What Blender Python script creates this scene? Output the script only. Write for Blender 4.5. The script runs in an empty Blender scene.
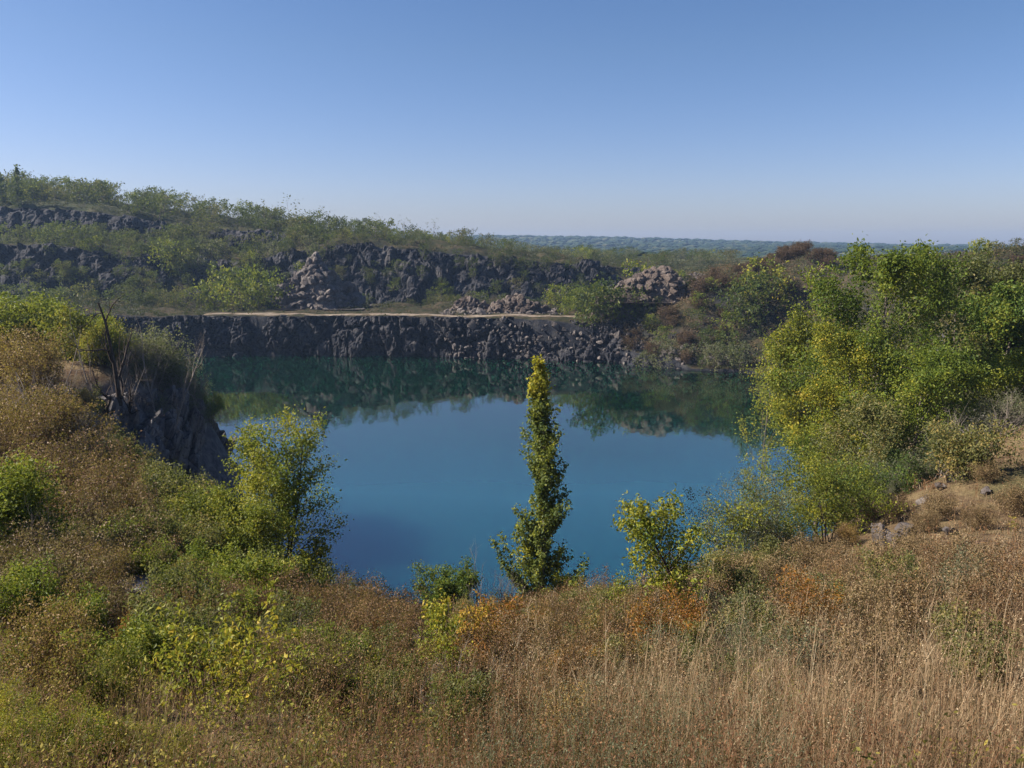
import bpy, math, random
import numpy as np
from mathutils import Vector

R = math.radians
rng = np.random.default_rng(7)
scene = bpy.context.scene
COL = scene.collection

# ------------------------------------------------------------------ camera
F, PITCH, EYE = 804.0, math.atan(139/804), 25.0
CP, SP = math.cos(PITCH), math.sin(PITCH)
cam_d = bpy.data.cameras.new('camera')
cam = bpy.data.objects.new('camera', cam_d); COL.objects.link(cam)
cam.location = (0, 0, EYE); cam.rotation_euler = (R(90)-PITCH, 0, 0)
cam_d.sensor_width = 36; cam_d.lens = F/1024*36
cam_d.clip_start = 0.05; cam_d.clip_end = 30000
scene.camera = cam

def at(px, py, Y):
    """world point on the ray of a photo pixel at forward distance Y"""
    u, v = (px-512)/F, (384-py)/F
    t = Y/(CP+v*SP)
    return (u*t, Y, EYE+t*(-SP+v*CP))

# ------------------------------------------------------------------ light
SUN_AZ, SUN_EL = R(-88), R(38)          # azimuth from +Y, clockwise positive
w = bpy.data.worlds.new('World'); scene.world = w; w.use_nodes = True
nt = w.node_tree
sky = nt.nodes.new('ShaderNodeTexSky'); sky.sky_type = 'NISHITA'; sky.sun_disc = False
sky.sun_elevation = SUN_EL; sky.sun_rotation = SUN_AZ
sky.altitude = 100; sky.air_density = 1.0; sky.dust_density = 0.8; sky.ozone_density = 2.2
hs = nt.nodes.new('ShaderNodeHueSaturation'); hs.inputs['Saturation'].default_value = 1.22
tn = nt.nodes.new('ShaderNodeMix'); tn.data_type = 'RGBA'; tn.blend_type = 'MULTIPLY'; tn.inputs[0].default_value = 1; tn.inputs[7].default_value = (1.07, .98, 1.10, 1)
bg = nt.nodes['Background']; nt.links.new(sky.outputs[0], hs.inputs['Color']); nt.links.new(hs.outputs[0], tn.inputs[6]); 
tc = nt.nodes.new('ShaderNodeTexCoord'); sz = nt.nodes.new('ShaderNodeSeparateXYZ'); mr = nt.nodes.new('ShaderNodeMapRange')
nt.links.new(tc.outputs['Generated'], sz.inputs[0]); nt.links.new(sz.outputs[2], mr.inputs[0])
for k_, v_ in ((1, 0.), (2, .22), (3, 1.), (4, 0.)): mr.inputs[k_].default_value = v_
t2 = nt.nodes.new('ShaderNodeMix'); t2.data_type = 'RGBA'; t2.blend_type = 'MULTIPLY'; t2.inputs[7].default_value = (.86, .92, 1.16, 1)
nt.links.new(mr.outputs[0], t2.inputs[0]); nt.links.new(tn.outputs[2], t2.inputs[6]); nt.links.new(t2.outputs[2], bg.inputs[0])
bg.inputs[1].default_value = 0.050
sl = bpy.data.lights.new('sun', 'SUN'); sl.energy = 5.0; sl.angle = R(0.5); sl.color = (1, .93, .82)
so = bpy.data.objects.new('sun', sl); COL.objects.link(so)
sd = Vector((math.sin(SUN_AZ)*math.cos(SUN_EL), math.cos(SUN_AZ)*math.cos(SUN_EL), math.sin(SUN_EL)))
so.rotation_euler = sd.to_track_quat('Z', 'Y').to_euler(); so.location = sd*300
scene.view_settings.view_transform = 'Standard'; scene.view_settings.look = 'None'
scene.view_settings.exposure = 1.16; scene.view_settings.gamma = 1
scene.render.engine = 'CYCLES'
cy = scene.cycles
cy.use_denoising = True; cy.max_bounces = 6; cy.diffuse_bounces = 3; cy.glossy_bounces = 3
cy.transmission_bounces = 3; cy.volume_bounces = 0; cy.transparent_max_bounces = 6
try:
    cy.denoiser = 'OPENIMAGEDENOISE'
except Exception:
    pass

# ------------------------------------------------------------------ noise (numpy)
def _h(ix, iy, iz, s):
    h = (ix.astype(np.int64)*374761393 + iy.astype(np.int64)*668265263 + iz.astype(np.int64)*2147483647*3 + s*974634777) & 0xffffffff
    h = ((h ^ (h >> 13))*1274126177) & 0xffffffff
    h = ((h ^ (h >> 16))*2246822519) & 0xffffffff
    return ((h ^ (h >> 15)) & 0xffffff)/float(0x1000000)
def vnoise(p, s=0):
    i = np.floor(p).astype(np.int64); f = p-i; f = f*f*(3-2*f); o = 0
    for dx in (0, 1):
        for dy in (0, 1):
            for dz in (0, 1):
                wgt = (f[:, 0] if dx else 1-f[:, 0])*(f[:, 1] if dy else 1-f[:, 1])*(f[:, 2] if dz else 1-f[:, 2])
                o = o+wgt*_h(i[:, 0]+dx, i[:, 1]+dy, i[:, 2]+dz, s)
    return o*2-1
def fbm(p, octs=4, s=0):
    o, a = 0, .5
    for k in range(octs):
        o = o+a*vnoise(p*2**k, s+k); a *= .5
    return o
def worley(p, s=0):
    i = np.floor(p).astype(np.int64)
    d1 = np.full(len(p), 9.); d2 = np.full(len(p), 9.); cid = np.zeros(len(p))
    for dx in (-1, 0, 1):
        for dy in (-1, 0, 1):
            for dz in (-1, 0, 1):
                a, b, c = i[:, 0]+dx, i[:, 1]+dy, i[:, 2]+dz
                q = np.stack([a+_h(a, b, c, s), b+_h(a, b, c, s+1), c+_h(a, b, c, s+2)], 1)
                d = np.linalg.norm(q-p, axis=1)
                m = d < d1
                d2 = np.where(m, d1, np.minimum(d2, d)); cid = np.where(m, _h(a, b, c, s+5), cid); d1 = np.where(m, d, d1)
    return d1, d2, cid
def sstep(a, b, x):
    t = np.clip((x-a)/(b-a), 0, 1); return t*t*(3-2*t)

# ------------------------------------------------------------------ object helpers
def tag(o, label=None, cat=None, group=None, kind=None):
    if label: o['label'] = label
    if cat: o['category'] = cat
    if group: o['group'] = group
    if kind: o['kind'] = kind
    return o
def link(name, me, mat, parent=None):
    o = bpy.data.objects.new(name, me); COL.objects.link(o)
    if mat is not None and len(me.materials) == 0: me.materials.append(mat)
    if parent is not None: o.parent = parent
    return o
def empty(name, loc, rz=0):
    o = bpy.data.objects.new(name, None); COL.objects.link(o)
    o.location = loc; o.rotation_euler = (0, 0, rz); o.empty_display_size = .3
    return o
def mesh_np(name, V, faces, smooth=False, attrs=None):
    """faces: list of int arrays (n,k)"""
    me = bpy.data.meshes.new(name)
    V = np.asarray(V, np.float32)
    me.vertices.add(len(V)); me.vertices.foreach_set('co', V.ravel())
    fs = [np.asarray(f, np.int32) for f in faces if len(f)]
    nl = sum(f.size for f in fs); npoly = sum(len(f) for f in fs)
    me.loops.add(nl); me.polygons.add(npoly)
    me.loops.foreach_set('vertex_index', np.concatenate([f.ravel() for f in fs]))
    tot = np.concatenate([np.full(len(f), f.shape[1], np.int32) for f in fs])
    st = np.concatenate([[0], np.cumsum(tot)[:-1]]).astype(np.int32)
    me.polygons.foreach_set('loop_start', st)
    me.polygons.foreach_set('use_smooth', np.full(npoly, smooth, bool))
    for k, a in (attrs or {}).items():
        at_ = me.attributes.new(k, 'FLOAT', 'POINT'); at_.data.foreach_set('value', np.asarray(a, np.float32))
    me.update(calc_edges=True); me.validate()
    return me
def grid_faces(nu, nv):
    i = np.arange((nu-1)*(nv-1)); a = i//(nv-1)*nv + i % (nv-1)
    return np.stack([a, a+nv, a+nv+1, a+1], 1)

# ------------------------------------------------------------------ terrain
POND = np.array([(-94,183),(-80,183.6),(-60,184.6),(-45,184.6),(-28,183.4),(-14,182),(2,181),(19,177),(36,161),(46,158),(58,140),(60,115),(50,98),(40,84),(30,66),
                 (20,54),(0,50),(-15,52),(-22,62),(-26,74),(-30,82),(-42,100),(-66,132),(-92,155)], float)
def pond_sd(x, y):
    """signed distance to the shoreline, positive on land"""
    d = np.full(x.shape, 1e9); ins = np.zeros(x.shape, bool)
    n = len(POND)
    for k in range(n):
        a, b = POND[k], POND[(k+1) % n]; e = b-a
        t = np.clip(((x-a[0])*e[0]+(y-a[1])*e[1])/(e@e), 0, 1)
        d = np.minimum(d, np.hypot(x-a[0]-t*e[0], y-a[1]-t*e[1]))
        c = (a[1] > y) != (b[1] > y)
        if e[1] != 0:
            ins ^= c & (x < a[0]+(y-a[1])*e[0]/e[1])
    return np.where(ins, -d, d)

CP_PIX = [  # photo pixel, forward distance
 (1000,768,5),(1000,700,8),(1000,640,11.5),(1000,580,17),(1000,530,23),(1000,480,30),(1000,430,40),(1000,402,50),(980,398,56),(1010,380,64),
 (1150,700,8),(1150,600,15),(1150,520,25),(1150,430,42),
 (870,768,5.2),(870,700,8.5),(870,640,12),(870,580,18),(870,540,26),(870,507,34),
 (940,520,27),(940,470,38),
 (700,768,5.4),(700,700,8.5),(700,640,13),(700,615,20),(700,596,27),
 (780,612,18),(780,580,26),(780,560,31),
 (600,614,26),(512,768,5.6),(512,705,9),(512,655,15),(512,625,23),(512,612,28),(440,628,26),
 (330,768,5.6),(330,700,8.7),(330,655,14),(330,632,21),
 (200,768,5.5),(200,700,8.5),(200,640,12.5),(200,606,16),(200,566,21),(220,530,27),
 (100,768,5.5),(100,700,8.5),(100,640,12),(100,580,17),(100,520,25),(100,470,35),(110,425,50),(120,390,61),
 (0,768,5.5),(0,700,8),(0,640,11),(0,580,15),(0,520,21),(0,450,32),(0,405,45),(0,362,62),(0,352,75),
 (-140,640,11),(-140,520,21),(-140,420,42),(-140,350,70),
 # rim of the left outcrop
 (150,392,64),(180,402,68),(205,414,71),(60,372,68),
 # far hill, left to right: bench, foot, walls, crest
 (50,307,205),(50,293,226),(50,249,234),(50,246,240),(50,238,263),(50,213,269),(50,200,300),(20,190,340),
 (0,293,226),(0,247,234),(0,238,262),(0,210,268),(90,291,228),(90,253,236),(90,239,263),(90,214,270),
 (130,307,206),(130,285,230),(130,258,238),(130,243,262),(130,220,270),(130,210,300),(170,288,232),(170,258,243),(170,246,262),(170,225,272),
 (-150,310,205),(-150,245,235),(-150,236,262),(-150,205,270),(-150,185,320),
 (250,306,205),(250,301,234),(250,266,245),(250,258,258),(250,232,270),(250,226,300),(210,300,232),(210,262,246),(210,232,272),
 (330,304,207),(330,300,237),(330,248,250),(330,240,270),(330,233,310),(290,300,236),(290,254,250),(290,238,272),
 (370,300,238),(370,249,251),(410,303,208),(410,300,239),(410,252,251),(410,246,280),(410,242,330),(445,300,240),(445,255,252),
 (480,303,208),(480,300,241),(480,258,253),(480,253,290),(480,250,350),(520,300,243),(520,262,255),
 (560,302,208),(560,300,245),(560,266,257),(560,262,300),(560,258,380),(600,298,250),(600,269,262),
 (620,298,215),(620,292,252),(620,271,266),(640,264,340),(640,256,450),
 # right of the far bank
 (600,345,176),(625,318,184),(650,300,190),(690,276,192),(690,282,215),(690,268,300),
 (680,350,166),(690,320,174),(720,300,178),(735,285,184),(740,345,166),(770,275,192),
 (800,254,202),(775,258,200),(825,258,200),(850,276,196),(800,264,225),(760,270,230),(800,262,300),(800,300,176),(800,325,168),
 (900,268,170),(960,262,165),(1010,258,160),(1100,255,150),(960,300,110),(1020,300,95),(1020,350,70),(960,330,90),
 (900,262,300),(1100,255,300),
]
CP_XYZ = [  # x, y, z
 (0,0,23.3),(5,-4,23.6),(-5,-4,23.4),(0,-15,24.5),(20,-10,25),(-20,-10,24),(60,-30,26),(-60,-30,25),(0,-80,26),
 (35,5,24.5),(60,20,25),(80,60,24),(-35,10,22.5),(-70,30,22),(-90,80,17),(-110,140,13),(-120,190,11.5),
 # near bank down to the water
 (0,36,6.5),(0,44,3),(0,49,.8),(-10,36,6.2),(-10,46,3),(-14,50.5,.8),(12,38,7),(14,46,3),(18,52,.8),
 (24,46,7),(28,54,3.5),(28,62,1),(36,58,7),(38,70,3),(39,82,.8),(48,84,4),(50,97,.8),(58,96,6),(61,115,.8),(68,112,7),(59,140,.8),(70,138,8),
 (-18,44,6),(-20,55,1.5),(-23,50,5.5),(-24,63,1.2),(-28,58,6.5),(-27,74,1.2),
 (-40,86,9),(-52,105,10),(-74,135,11),(-98,157,11),
 # edge of the far bench
 (-78,184.5,8.7),(-60,185.6,8.7),(-45,185.6,8.7),(-28,184.5,8.7),(-14,183,8.6),(-5,188,8.9),(-40,195,9.1),(-70,195,9.1),
 (2,182.2,8.5),(10,181,8.3),(19,179,7.8),(36,162.5,1.0),(46,159.5,1.0),(28,170,2.5),
 # the plain and the far ridge
 (0,450,17),(150,450,17),(-150,450,34),(-300,350,42),(-300,200,35),(300,200,27),(300,400,20),(0,700,10),(300,700,10),(-300,700,25),
 (0,1300,18),(600,1300,18),(-600,1300,22),(0,2000,41),(370,2000,38),(820,2000,21),(-800,2000,43),(1600,2000,16),(0,2600,42),(1500,2600,18),(-1500,2600,40),
 (0,4000,42),(2500,2500,16),(-2500,2500,42),(2500,0,30),(-2500,0,40),(0,-2500,30),(2000,-2000,30),(-2000,-2000,30),
]
_C = np.array([at(*p) for p in CP_PIX]+CP_XYZ, float)
_cx, _cz = _C[:, :2]/50., _C[:, 2]
_c2 = (.8/50)**2
_n = len(_C)
_D = np.sqrt(((_cx[:, None]-_cx[None])**2).sum(-1)+_c2)
_P = np.concatenate([np.ones((_n, 1)), _cx], 1)
_A = np.block([[_D, _P], [_P.T, np.zeros((3, 3))]])
_W = np.linalg.solve(_A-np.diag(np.r_[np.full(_n, .0008), 0, 0, 0]), np.r_[_cz, 0, 0, 0])
def land(x, y):
    q = np.stack([x, y], 1)/50.; out = np.empty(len(q))
    for s in range(0, len(q), 20000):
        b = q[s:s+20000]
        out[s:s+20000] = np.sqrt(((b[:, None]-_cx[None])**2).sum(-1)+_c2)@_W[:_n]+_W[_n]+b@_W[_n+1:]
    return out
def height(x, y):
    x = np.atleast_1d(np.asarray(x, float)); y = np.atleast_1d(np.asarray(y, float))
    z = land(x, y); sd = pond_sd(x, y); r = np.hypot(x, y)
    q = np.stack([x, y, np.zeros_like(x)], 1)
    amp = np.clip(.10+r*.006, .1, 1.6)*sstep(0, 6, sd)
    z = z+amp*fbm(q/np.clip(3+0*x, 3, 3)[:, None]*.5, 4, 3)*1.2
    z = z+sstep(60, 140, r)*sstep(0, 8, sd)*1.3*fbm(q/18., 3, 9)
    bench = sstep(-90, -70, x)*sstep(32, 20, x)*sstep(178, 182, y)*sstep(205, 194, y)
    z = z*(1-bench)+bench*(8.72+.22*fbm(q/2., 3, 12)+.55*fbm(q/11., 2, 14)+.02*(y-183))
    far = sstep(900, 2000, r)
    z = z+far*6*fbm(q/420., 3, 21)
    z = np.where(sd > 0, np.maximum(z, .25+.1*np.minimum(sd, 10)), z)
    t = sstep(0, 1.6, -sd)
    return z*(1-t)+(-7)*t
def hz(x, y): return float(height(x, y)[0])
def place(px, Y, py_top=None, wpx=None):
    """ground point seen in column px at distance Y; with its height and width in metres"""
    dep = Y
    for _ in range(5):
        x = (px-512)/F*dep; z = hz(x, Y); dep = Y*CP+(EYE-z)*SP
    h = at(px, py_top, Y)[2]-z if py_top is not None else None
    return (x, Y, z), h, (wpx*dep/F if wpx else None)
# ------------------------------------------------------------------ materials
class NB:
    """small node-building helper"""
    def __init__(s, name):
        s.m = bpy.data.materials.new(name); s.m.use_nodes = True; s.t = s.m.node_tree; s.t.nodes.clear()
        s.out = s.n('OutputMaterial')
    def n(s, typ, **k):
        nd = s.t.nodes.new('ShaderNode'+typ)
        for a, v in k.items(): setattr(nd, a, v)
        return nd
    def l(s, a, b): s.t.links.new(a, b)
    def put(s, sock, v):
        if hasattr(v, 'is_output'): s.l(v, sock)
        else: sock.default_value = v
    def noise(s, vec, scale, detail=4, rough=.6, dist=0):
        a = s.n('TexNoise'); s.l(vec, a.inputs['Vector'])
        a.inputs['Scale'].default_value = scale; a.inputs['Detail'].default_value = detail
        a.inputs['Roughness'].default_value = rough; a.inputs['Distortion'].default_value = dist
        return a.outputs['Fac']
    def voro(s, vec, scale, feature='F1', out='Distance', rnd=1):
        a = s.n('TexVoronoi', feature=feature); s.l(vec, a.inputs['Vector']); a.inputs['Scale'].default_value = scale
        a.inputs['Randomness'].default_value = rnd
        return a.outputs[out]
    def ramp(s, fac, stops, interp='LINEAR'):
        a = s.n('ValToRGB'); a.color_ramp.interpolation = interp
        e = a.color_ramp.elements
        while len(e) < len(stops): e.new(.5)
        for k, (p, c) in enumerate(stops):
            e[k].position = p; e[k].color = (*c, 1) if len(c) == 3 else c
        s.put(a.inputs[0], fac); return a.outputs[0]
    def rng(s, v, a, b, c=0., d=1.):
        m = s.n('MapRange'); s.put(m.inputs[0], v)
        for k, x in zip((1, 2, 3, 4), (a, b, c, d)): m.inputs[k].default_value = x
        return m.outputs[0]
    def mix(s, fac, a, b, blend='MIX'):
        m = s.n('Mix', data_type='RGBA', blend_type=blend)
        s.put(m.inputs[0], fac)
        for sk, v in ((m.inputs[6], a), (m.inputs[7], b)):
            s.put(sk, (*v, 1) if isinstance(v, tuple) and len(v) == 3 else v)
        return m.outputs[2]
    def math(s, op, a, b=0.):
        m = s.n('Math', operation=op); s.put(m.inputs[0], a); s.put(m.inputs[1], b); return m.outputs[0]
    def bump(s, h, strength, dist, normal=None):
        b = s.n('Bump'); b.inputs['Strength'].default_value = strength; b.inputs['Distance'].default_value = dist
        s.put(b.inputs['Height'], h)
        if normal is not None: s.l(normal, b.inputs['Normal'])
        return b.outputs[0]
    def bsdf(s, col, rough=.9, spec=.2, normal=None):
        p = s.n('BsdfPrincipled'); s.put(p.inputs['Base Color'], (*col, 1) if isinstance(col, tuple) else col)
        s.put(p.inputs['Roughness'], rough); p.inputs['Specular IOR Level'].default_value = spec
        if normal is not None: s.l(normal, p.inputs['Normal'])
        return p
    def done(s, shader):
        s.l(shader, s.out.inputs[0]); return s.m

def mat_ground():
    b = NB('ground_soil'); g = b.n('NewGeometry'); P = g.outputs['Position']
    sx = b.n('SeparateXYZ'); b.l(g.outputs['Normal'], sx.inputs[0]); nz = sx.outputs[2]
    n1 = b.noise(P, .09, 5, .65); n2 = b.noise(P, .9, 6, .7); n3 = b.noise(P, 9., 5, .75)
    soil = b.ramp(n2, [(.3, (.065, .038, .024)), (.5, (.125, .076, .046)), (.72, (.22, .15, .09))])
    dry = b.ramp(n3, [(.3, (.10, .072, .036)), (.55, (.20, .145, .075)), (.75, (.30, .23, .125))])
    c = b.mix(b.rng(n2, .38, .6), soil, dry)
    green = b.ramp(n3, [(.3, (.035, .045, .016)), (.7, (.10, .115, .04))])
    c = b.mix(b.math('MULTIPLY', b.rng(n1, .5, .62), .6), c, green)
    rock = b.ramp(b.noise(P, 1.6, 6, .7), [(.3, (.06, .055, .058)), (.5, (.13, .12, .12)), (.75, (.24, .215, .20))])
    c = b.mix(b.rng(nz, .80, .58), c, rock)
    # far plain: a duller green woodland floor
    ln = b.n('VectorMath', operation='LENGTH'); b.l(P, ln.inputs[0]); far = b.rng(ln.outputs['Value'], 240, 420); mid = b.rng(ln.outputs['Value'], 75, 150)
    scrub = b.ramp(b.noise(P, .35, 6, .7), [(.3, (.016, .020, .010)), (.45, (.034, .034, .016)), (.58, (.062, .046, .027)), (.75, (.10, .072, .044))])
    crag = b.ramp(b.noise(P, .5, 6, .7), [(.3, (.010, .011, .015)), (.5, (.024, .025, .031)), (.75, (.075, .07, .066))])
    c = b.mix(mid, c, b.mix(b.rng(nz, .86, .68), scrub, crag))
    n4 = b.noise(P, .012, 5, .6)
    plain = b.ramp(n4, [(.38, (.030, .042, .018)), (.5, (.055, .07, .028)), (.62, (.12, .115, .055))])
    c = b.mix(far, c, plain)
    h = b.math('ADD', b.noise(P, 2.2, 6, .7), b.math('MULTIPLY', n3, .35))
    return b.done(b.bsdf(c, .95, .1, b.bump(h, .9, .35)).outputs[0])

def mat_rock(name, dark, mid, lite, warm, scale=1.):
    b = NB(name); g = b.n('NewGeometry'); P = g.outputs['Position']
    n1 = b.noise(P, .45*scale, 6, .68, .4); n2 = b.noise(P, 3.3*scale, 6, .7)
    v = b.voro(P, .7*scale, 'F1', 'Color'); sv = b.n('SeparateColor'); b.l(v, sv.inputs[0])
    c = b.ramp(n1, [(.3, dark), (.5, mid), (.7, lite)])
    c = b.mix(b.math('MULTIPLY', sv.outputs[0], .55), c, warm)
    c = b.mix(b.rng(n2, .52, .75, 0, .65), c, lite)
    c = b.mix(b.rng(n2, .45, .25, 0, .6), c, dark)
    e = b.voro(P, 1.1*scale, 'DISTANCE_TO_EDGE')
    c = b.mix(b.rng(e, .05, 0., 0, .7), c, dark)
    h = b.math('ADD', b.math('MULTIPLY', b.rng(e, 0, .12), .5), n2)
    h = b.math('ADD', h, b.math('MULTIPLY', b.noise(P, 14*scale, 4, .7), .3))
    return b.done(b.bsdf(c, .88, .25, b.bump(h, .8, .25/scale)).outputs[0])

def mat_water():
    b = NB('quarry_water'); g = b.n('NewGeometry'); P = g.outputs['Position']
    mp = b.n('Mapping'); b.l(P, mp.inputs[0]); mp.inputs['Scale'].default_value = (1., .55, 1.)
    h = b.math('ADD', b.noise(mp.outputs[0], 1.3, 3, .5), b.math('MULTIPLY', b.noise(mp.outputs[0], .25, 2, .5), 1.2))
    wind = b.noise(P, .035, 3, .5)
    rough = b.rng(wind, .45, .65, .012, .035)
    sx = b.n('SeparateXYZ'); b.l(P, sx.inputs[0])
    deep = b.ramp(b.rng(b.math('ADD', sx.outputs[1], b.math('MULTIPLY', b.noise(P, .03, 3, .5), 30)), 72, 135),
                  [(0, (.003, .048, .066)), (.33, (.011, .068, .092)), (.68, (.005, .032, .032)), (1, (.002, .016, .008))])  # blue-green body colour, with pale sky and dark far-bank reflections painted in by distance
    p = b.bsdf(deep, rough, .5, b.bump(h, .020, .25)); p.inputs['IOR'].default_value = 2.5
    p.inputs['Subsurface Weight'].default_value = 1; p.inputs['Subsurface Scale'].default_value = 4; p.inputs['Subsurface Radius'].default_value = (14, 26, 34)
    p.subsurface_method = 'RANDOM_WALK'
    return b.done(p.outputs[0])

def mat_leaf(name, stops, trans=.38, rough=.55, vary=.35):
    """stops: colour ramp over the per-leaf 'tint' attribute"""
    b = NB(name); a = b.n('Attribute'); a.attribute_name = 'tint'
    oi = b.n('ObjectInfo')
    f = b.math('ADD', a.outputs['Fac'], b.rng(oi.outputs['Random'], 0, 1, -vary*.5, vary*.5))
    c = b.ramp(f, stops)
    p = b.bsdf(c, rough, .22)
    t = b.n('BsdfTranslucent'); b.l(b.mix(.35, c, (.30, .34, .04), 'MIX'), t.inputs[0])
    m = b.n('MixShader'); m.inputs[0].default_value = trans
    b.l(p.outputs[0], m.inputs[1]); b.l(t.outputs[0], m.inputs[2])
    return b.done(m.outputs[0])
def mat_bark(name, a, c):
    b = NB(name); tc = b.n('TexCoord'); P = tc.outputs['Object']
    n = b.noise(P, 7, 5, .7)
    return b.done(b.bsdf(b.ramp(n, [(.3, a), (.7, c)]), .9, .15, b.bump(n, .6, .02)).outputs[0])
def mat_plain_tint(name, stops, trans=.2):
    return mat_leaf(name, stops, trans, .8, 0.)

M = dict(
    ground=mat_ground(),
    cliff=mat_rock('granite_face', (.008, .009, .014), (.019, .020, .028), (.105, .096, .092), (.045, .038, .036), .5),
    rubble=mat_rock('granite_rubble', (.035, .029, .028), (.118, .098, .090), (.25, .22, .195), (.125, .10, .085), 1.2),
    brownrubble=mat_rock('brown_rubble', (.035, .025, .022), (.10, .078, .066), (.20, .165, .14), (.125, .088, .066), 1.2),
    darkrock=mat_rock('dark_rock', (.035, .034, .040), (.115, .108, .115), (.30, .275, .265), (.16, .13, .11), .7),
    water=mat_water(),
    bark=mat_bark('grey_bark', (.07, .055, .045), (.20, .165, .135)),
    darkbark=mat_bark('dark_bark', (.025, .018, .014), (.075, .055, .042)),
    twig=mat_bark('grey_twig', (.13, .105, .085), (.29, .245, .205)),
    browntwig=mat_bark('brown_twig', (.07, .045, .03), (.17, .115, .08)),
)

# ------------------------------------------------------------------ ground sheet
def build_ground():
    r = np.concatenate([[0.], np.geomspace(.6, 3, 14), np.arange(3.12, 14, .12), np.arange(14, 40, .26), np.arange(40, 165, .8),
                        np.arange(165, 330, .85), np.geomspace(332, 3200, 80)])
    fine = np.linspace(R(-47), R(47), 430); rest = np.linspace(R(47), R(313), 54)[1:-1]
    th = np.concatenate([fine, rest])
    rr, tt = np.meshgrid(r, th, indexing='ij')
    x, y = (rr*np.sin(tt)).ravel(), (rr*np.cos(tt)).ravel()
    z = height(x, y)
    V = np.stack([x, y, z], 1); nu, nv = len(r), len(th)
    i = np.arange(nu-1)[:, None]; j = np.arange(nv)[None]
    jn = (j+1) % nv
    f = np.stack([i*nv+j, (i*nv+jn), (i+1)*nv+jn, (i+1)*nv+j], -1).reshape(-1, 4)[:, ::-1]
    Z = z.reshape(nu, nv); thw = np.r_[th, th[0]+2*math.pi]; Zw = np.c_[Z, Z[:, :1]]
    def look(x, y):
        x = np.atleast_1d(np.asarray(x, float)); y = np.atleast_1d(np.asarray(y, float))
        q = np.hypot(x, y); t = np.arctan2(x, y); t = np.where(t < th[0], t+2*math.pi, t)
        i = np.clip(np.searchsorted(r, q)-1, 0, nu-2); j = np.clip(np.searchsorted(thw, t)-1, 0, nv-1)
        a = np.clip((q-r[i])/(r[i+1]-r[i]), 0, 1); b = np.clip((t-thw[j])/(thw[j+1]-thw[j]), 0, 1)
        return (Zw[i, j]*(1-a)+Zw[i+1, j]*a)*(1-b)+(Zw[i, j+1]*(1-a)+Zw[i+1, j+1]*a)*b
    globals()['ground_z'] = look
    globals()['hz'] = lambda x, y: float(look(x, y)[0])
    o = link('ground', mesh_np('ground', V, [f], True), M['ground'])
    return tag(o, kind='structure')
build_ground()

def build_water():
    nx = 60; xs = np.linspace(-112, 72, nx); ys = np.linspace(46, 188, nx)
    X, Y = np.meshgrid(xs, ys, indexing='ij'); n = nx*nx
    V = np.concatenate([np.stack([X.ravel(), Y.ravel(), 0*X.ravel()], 1), np.stack([X.ravel(), Y.ravel(), 0*X.ravel()-45], 1)])
    f = grid_faces(nx, nx); side = []
    k = np.arange(nx-1)
    for a_, b_ in (((k*nx), (k+1)*nx), ((k+1)*nx+nx-1, k*nx+nx-1), (k+1, k), ((nx-1)*nx+k, (nx-1)*nx+k+1)):
        side.append(np.stack([a_, a_+n, b_+n, b_], 1))
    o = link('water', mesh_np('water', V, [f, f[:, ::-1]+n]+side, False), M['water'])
    tag(o, kind='structure')
build_water()

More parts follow.
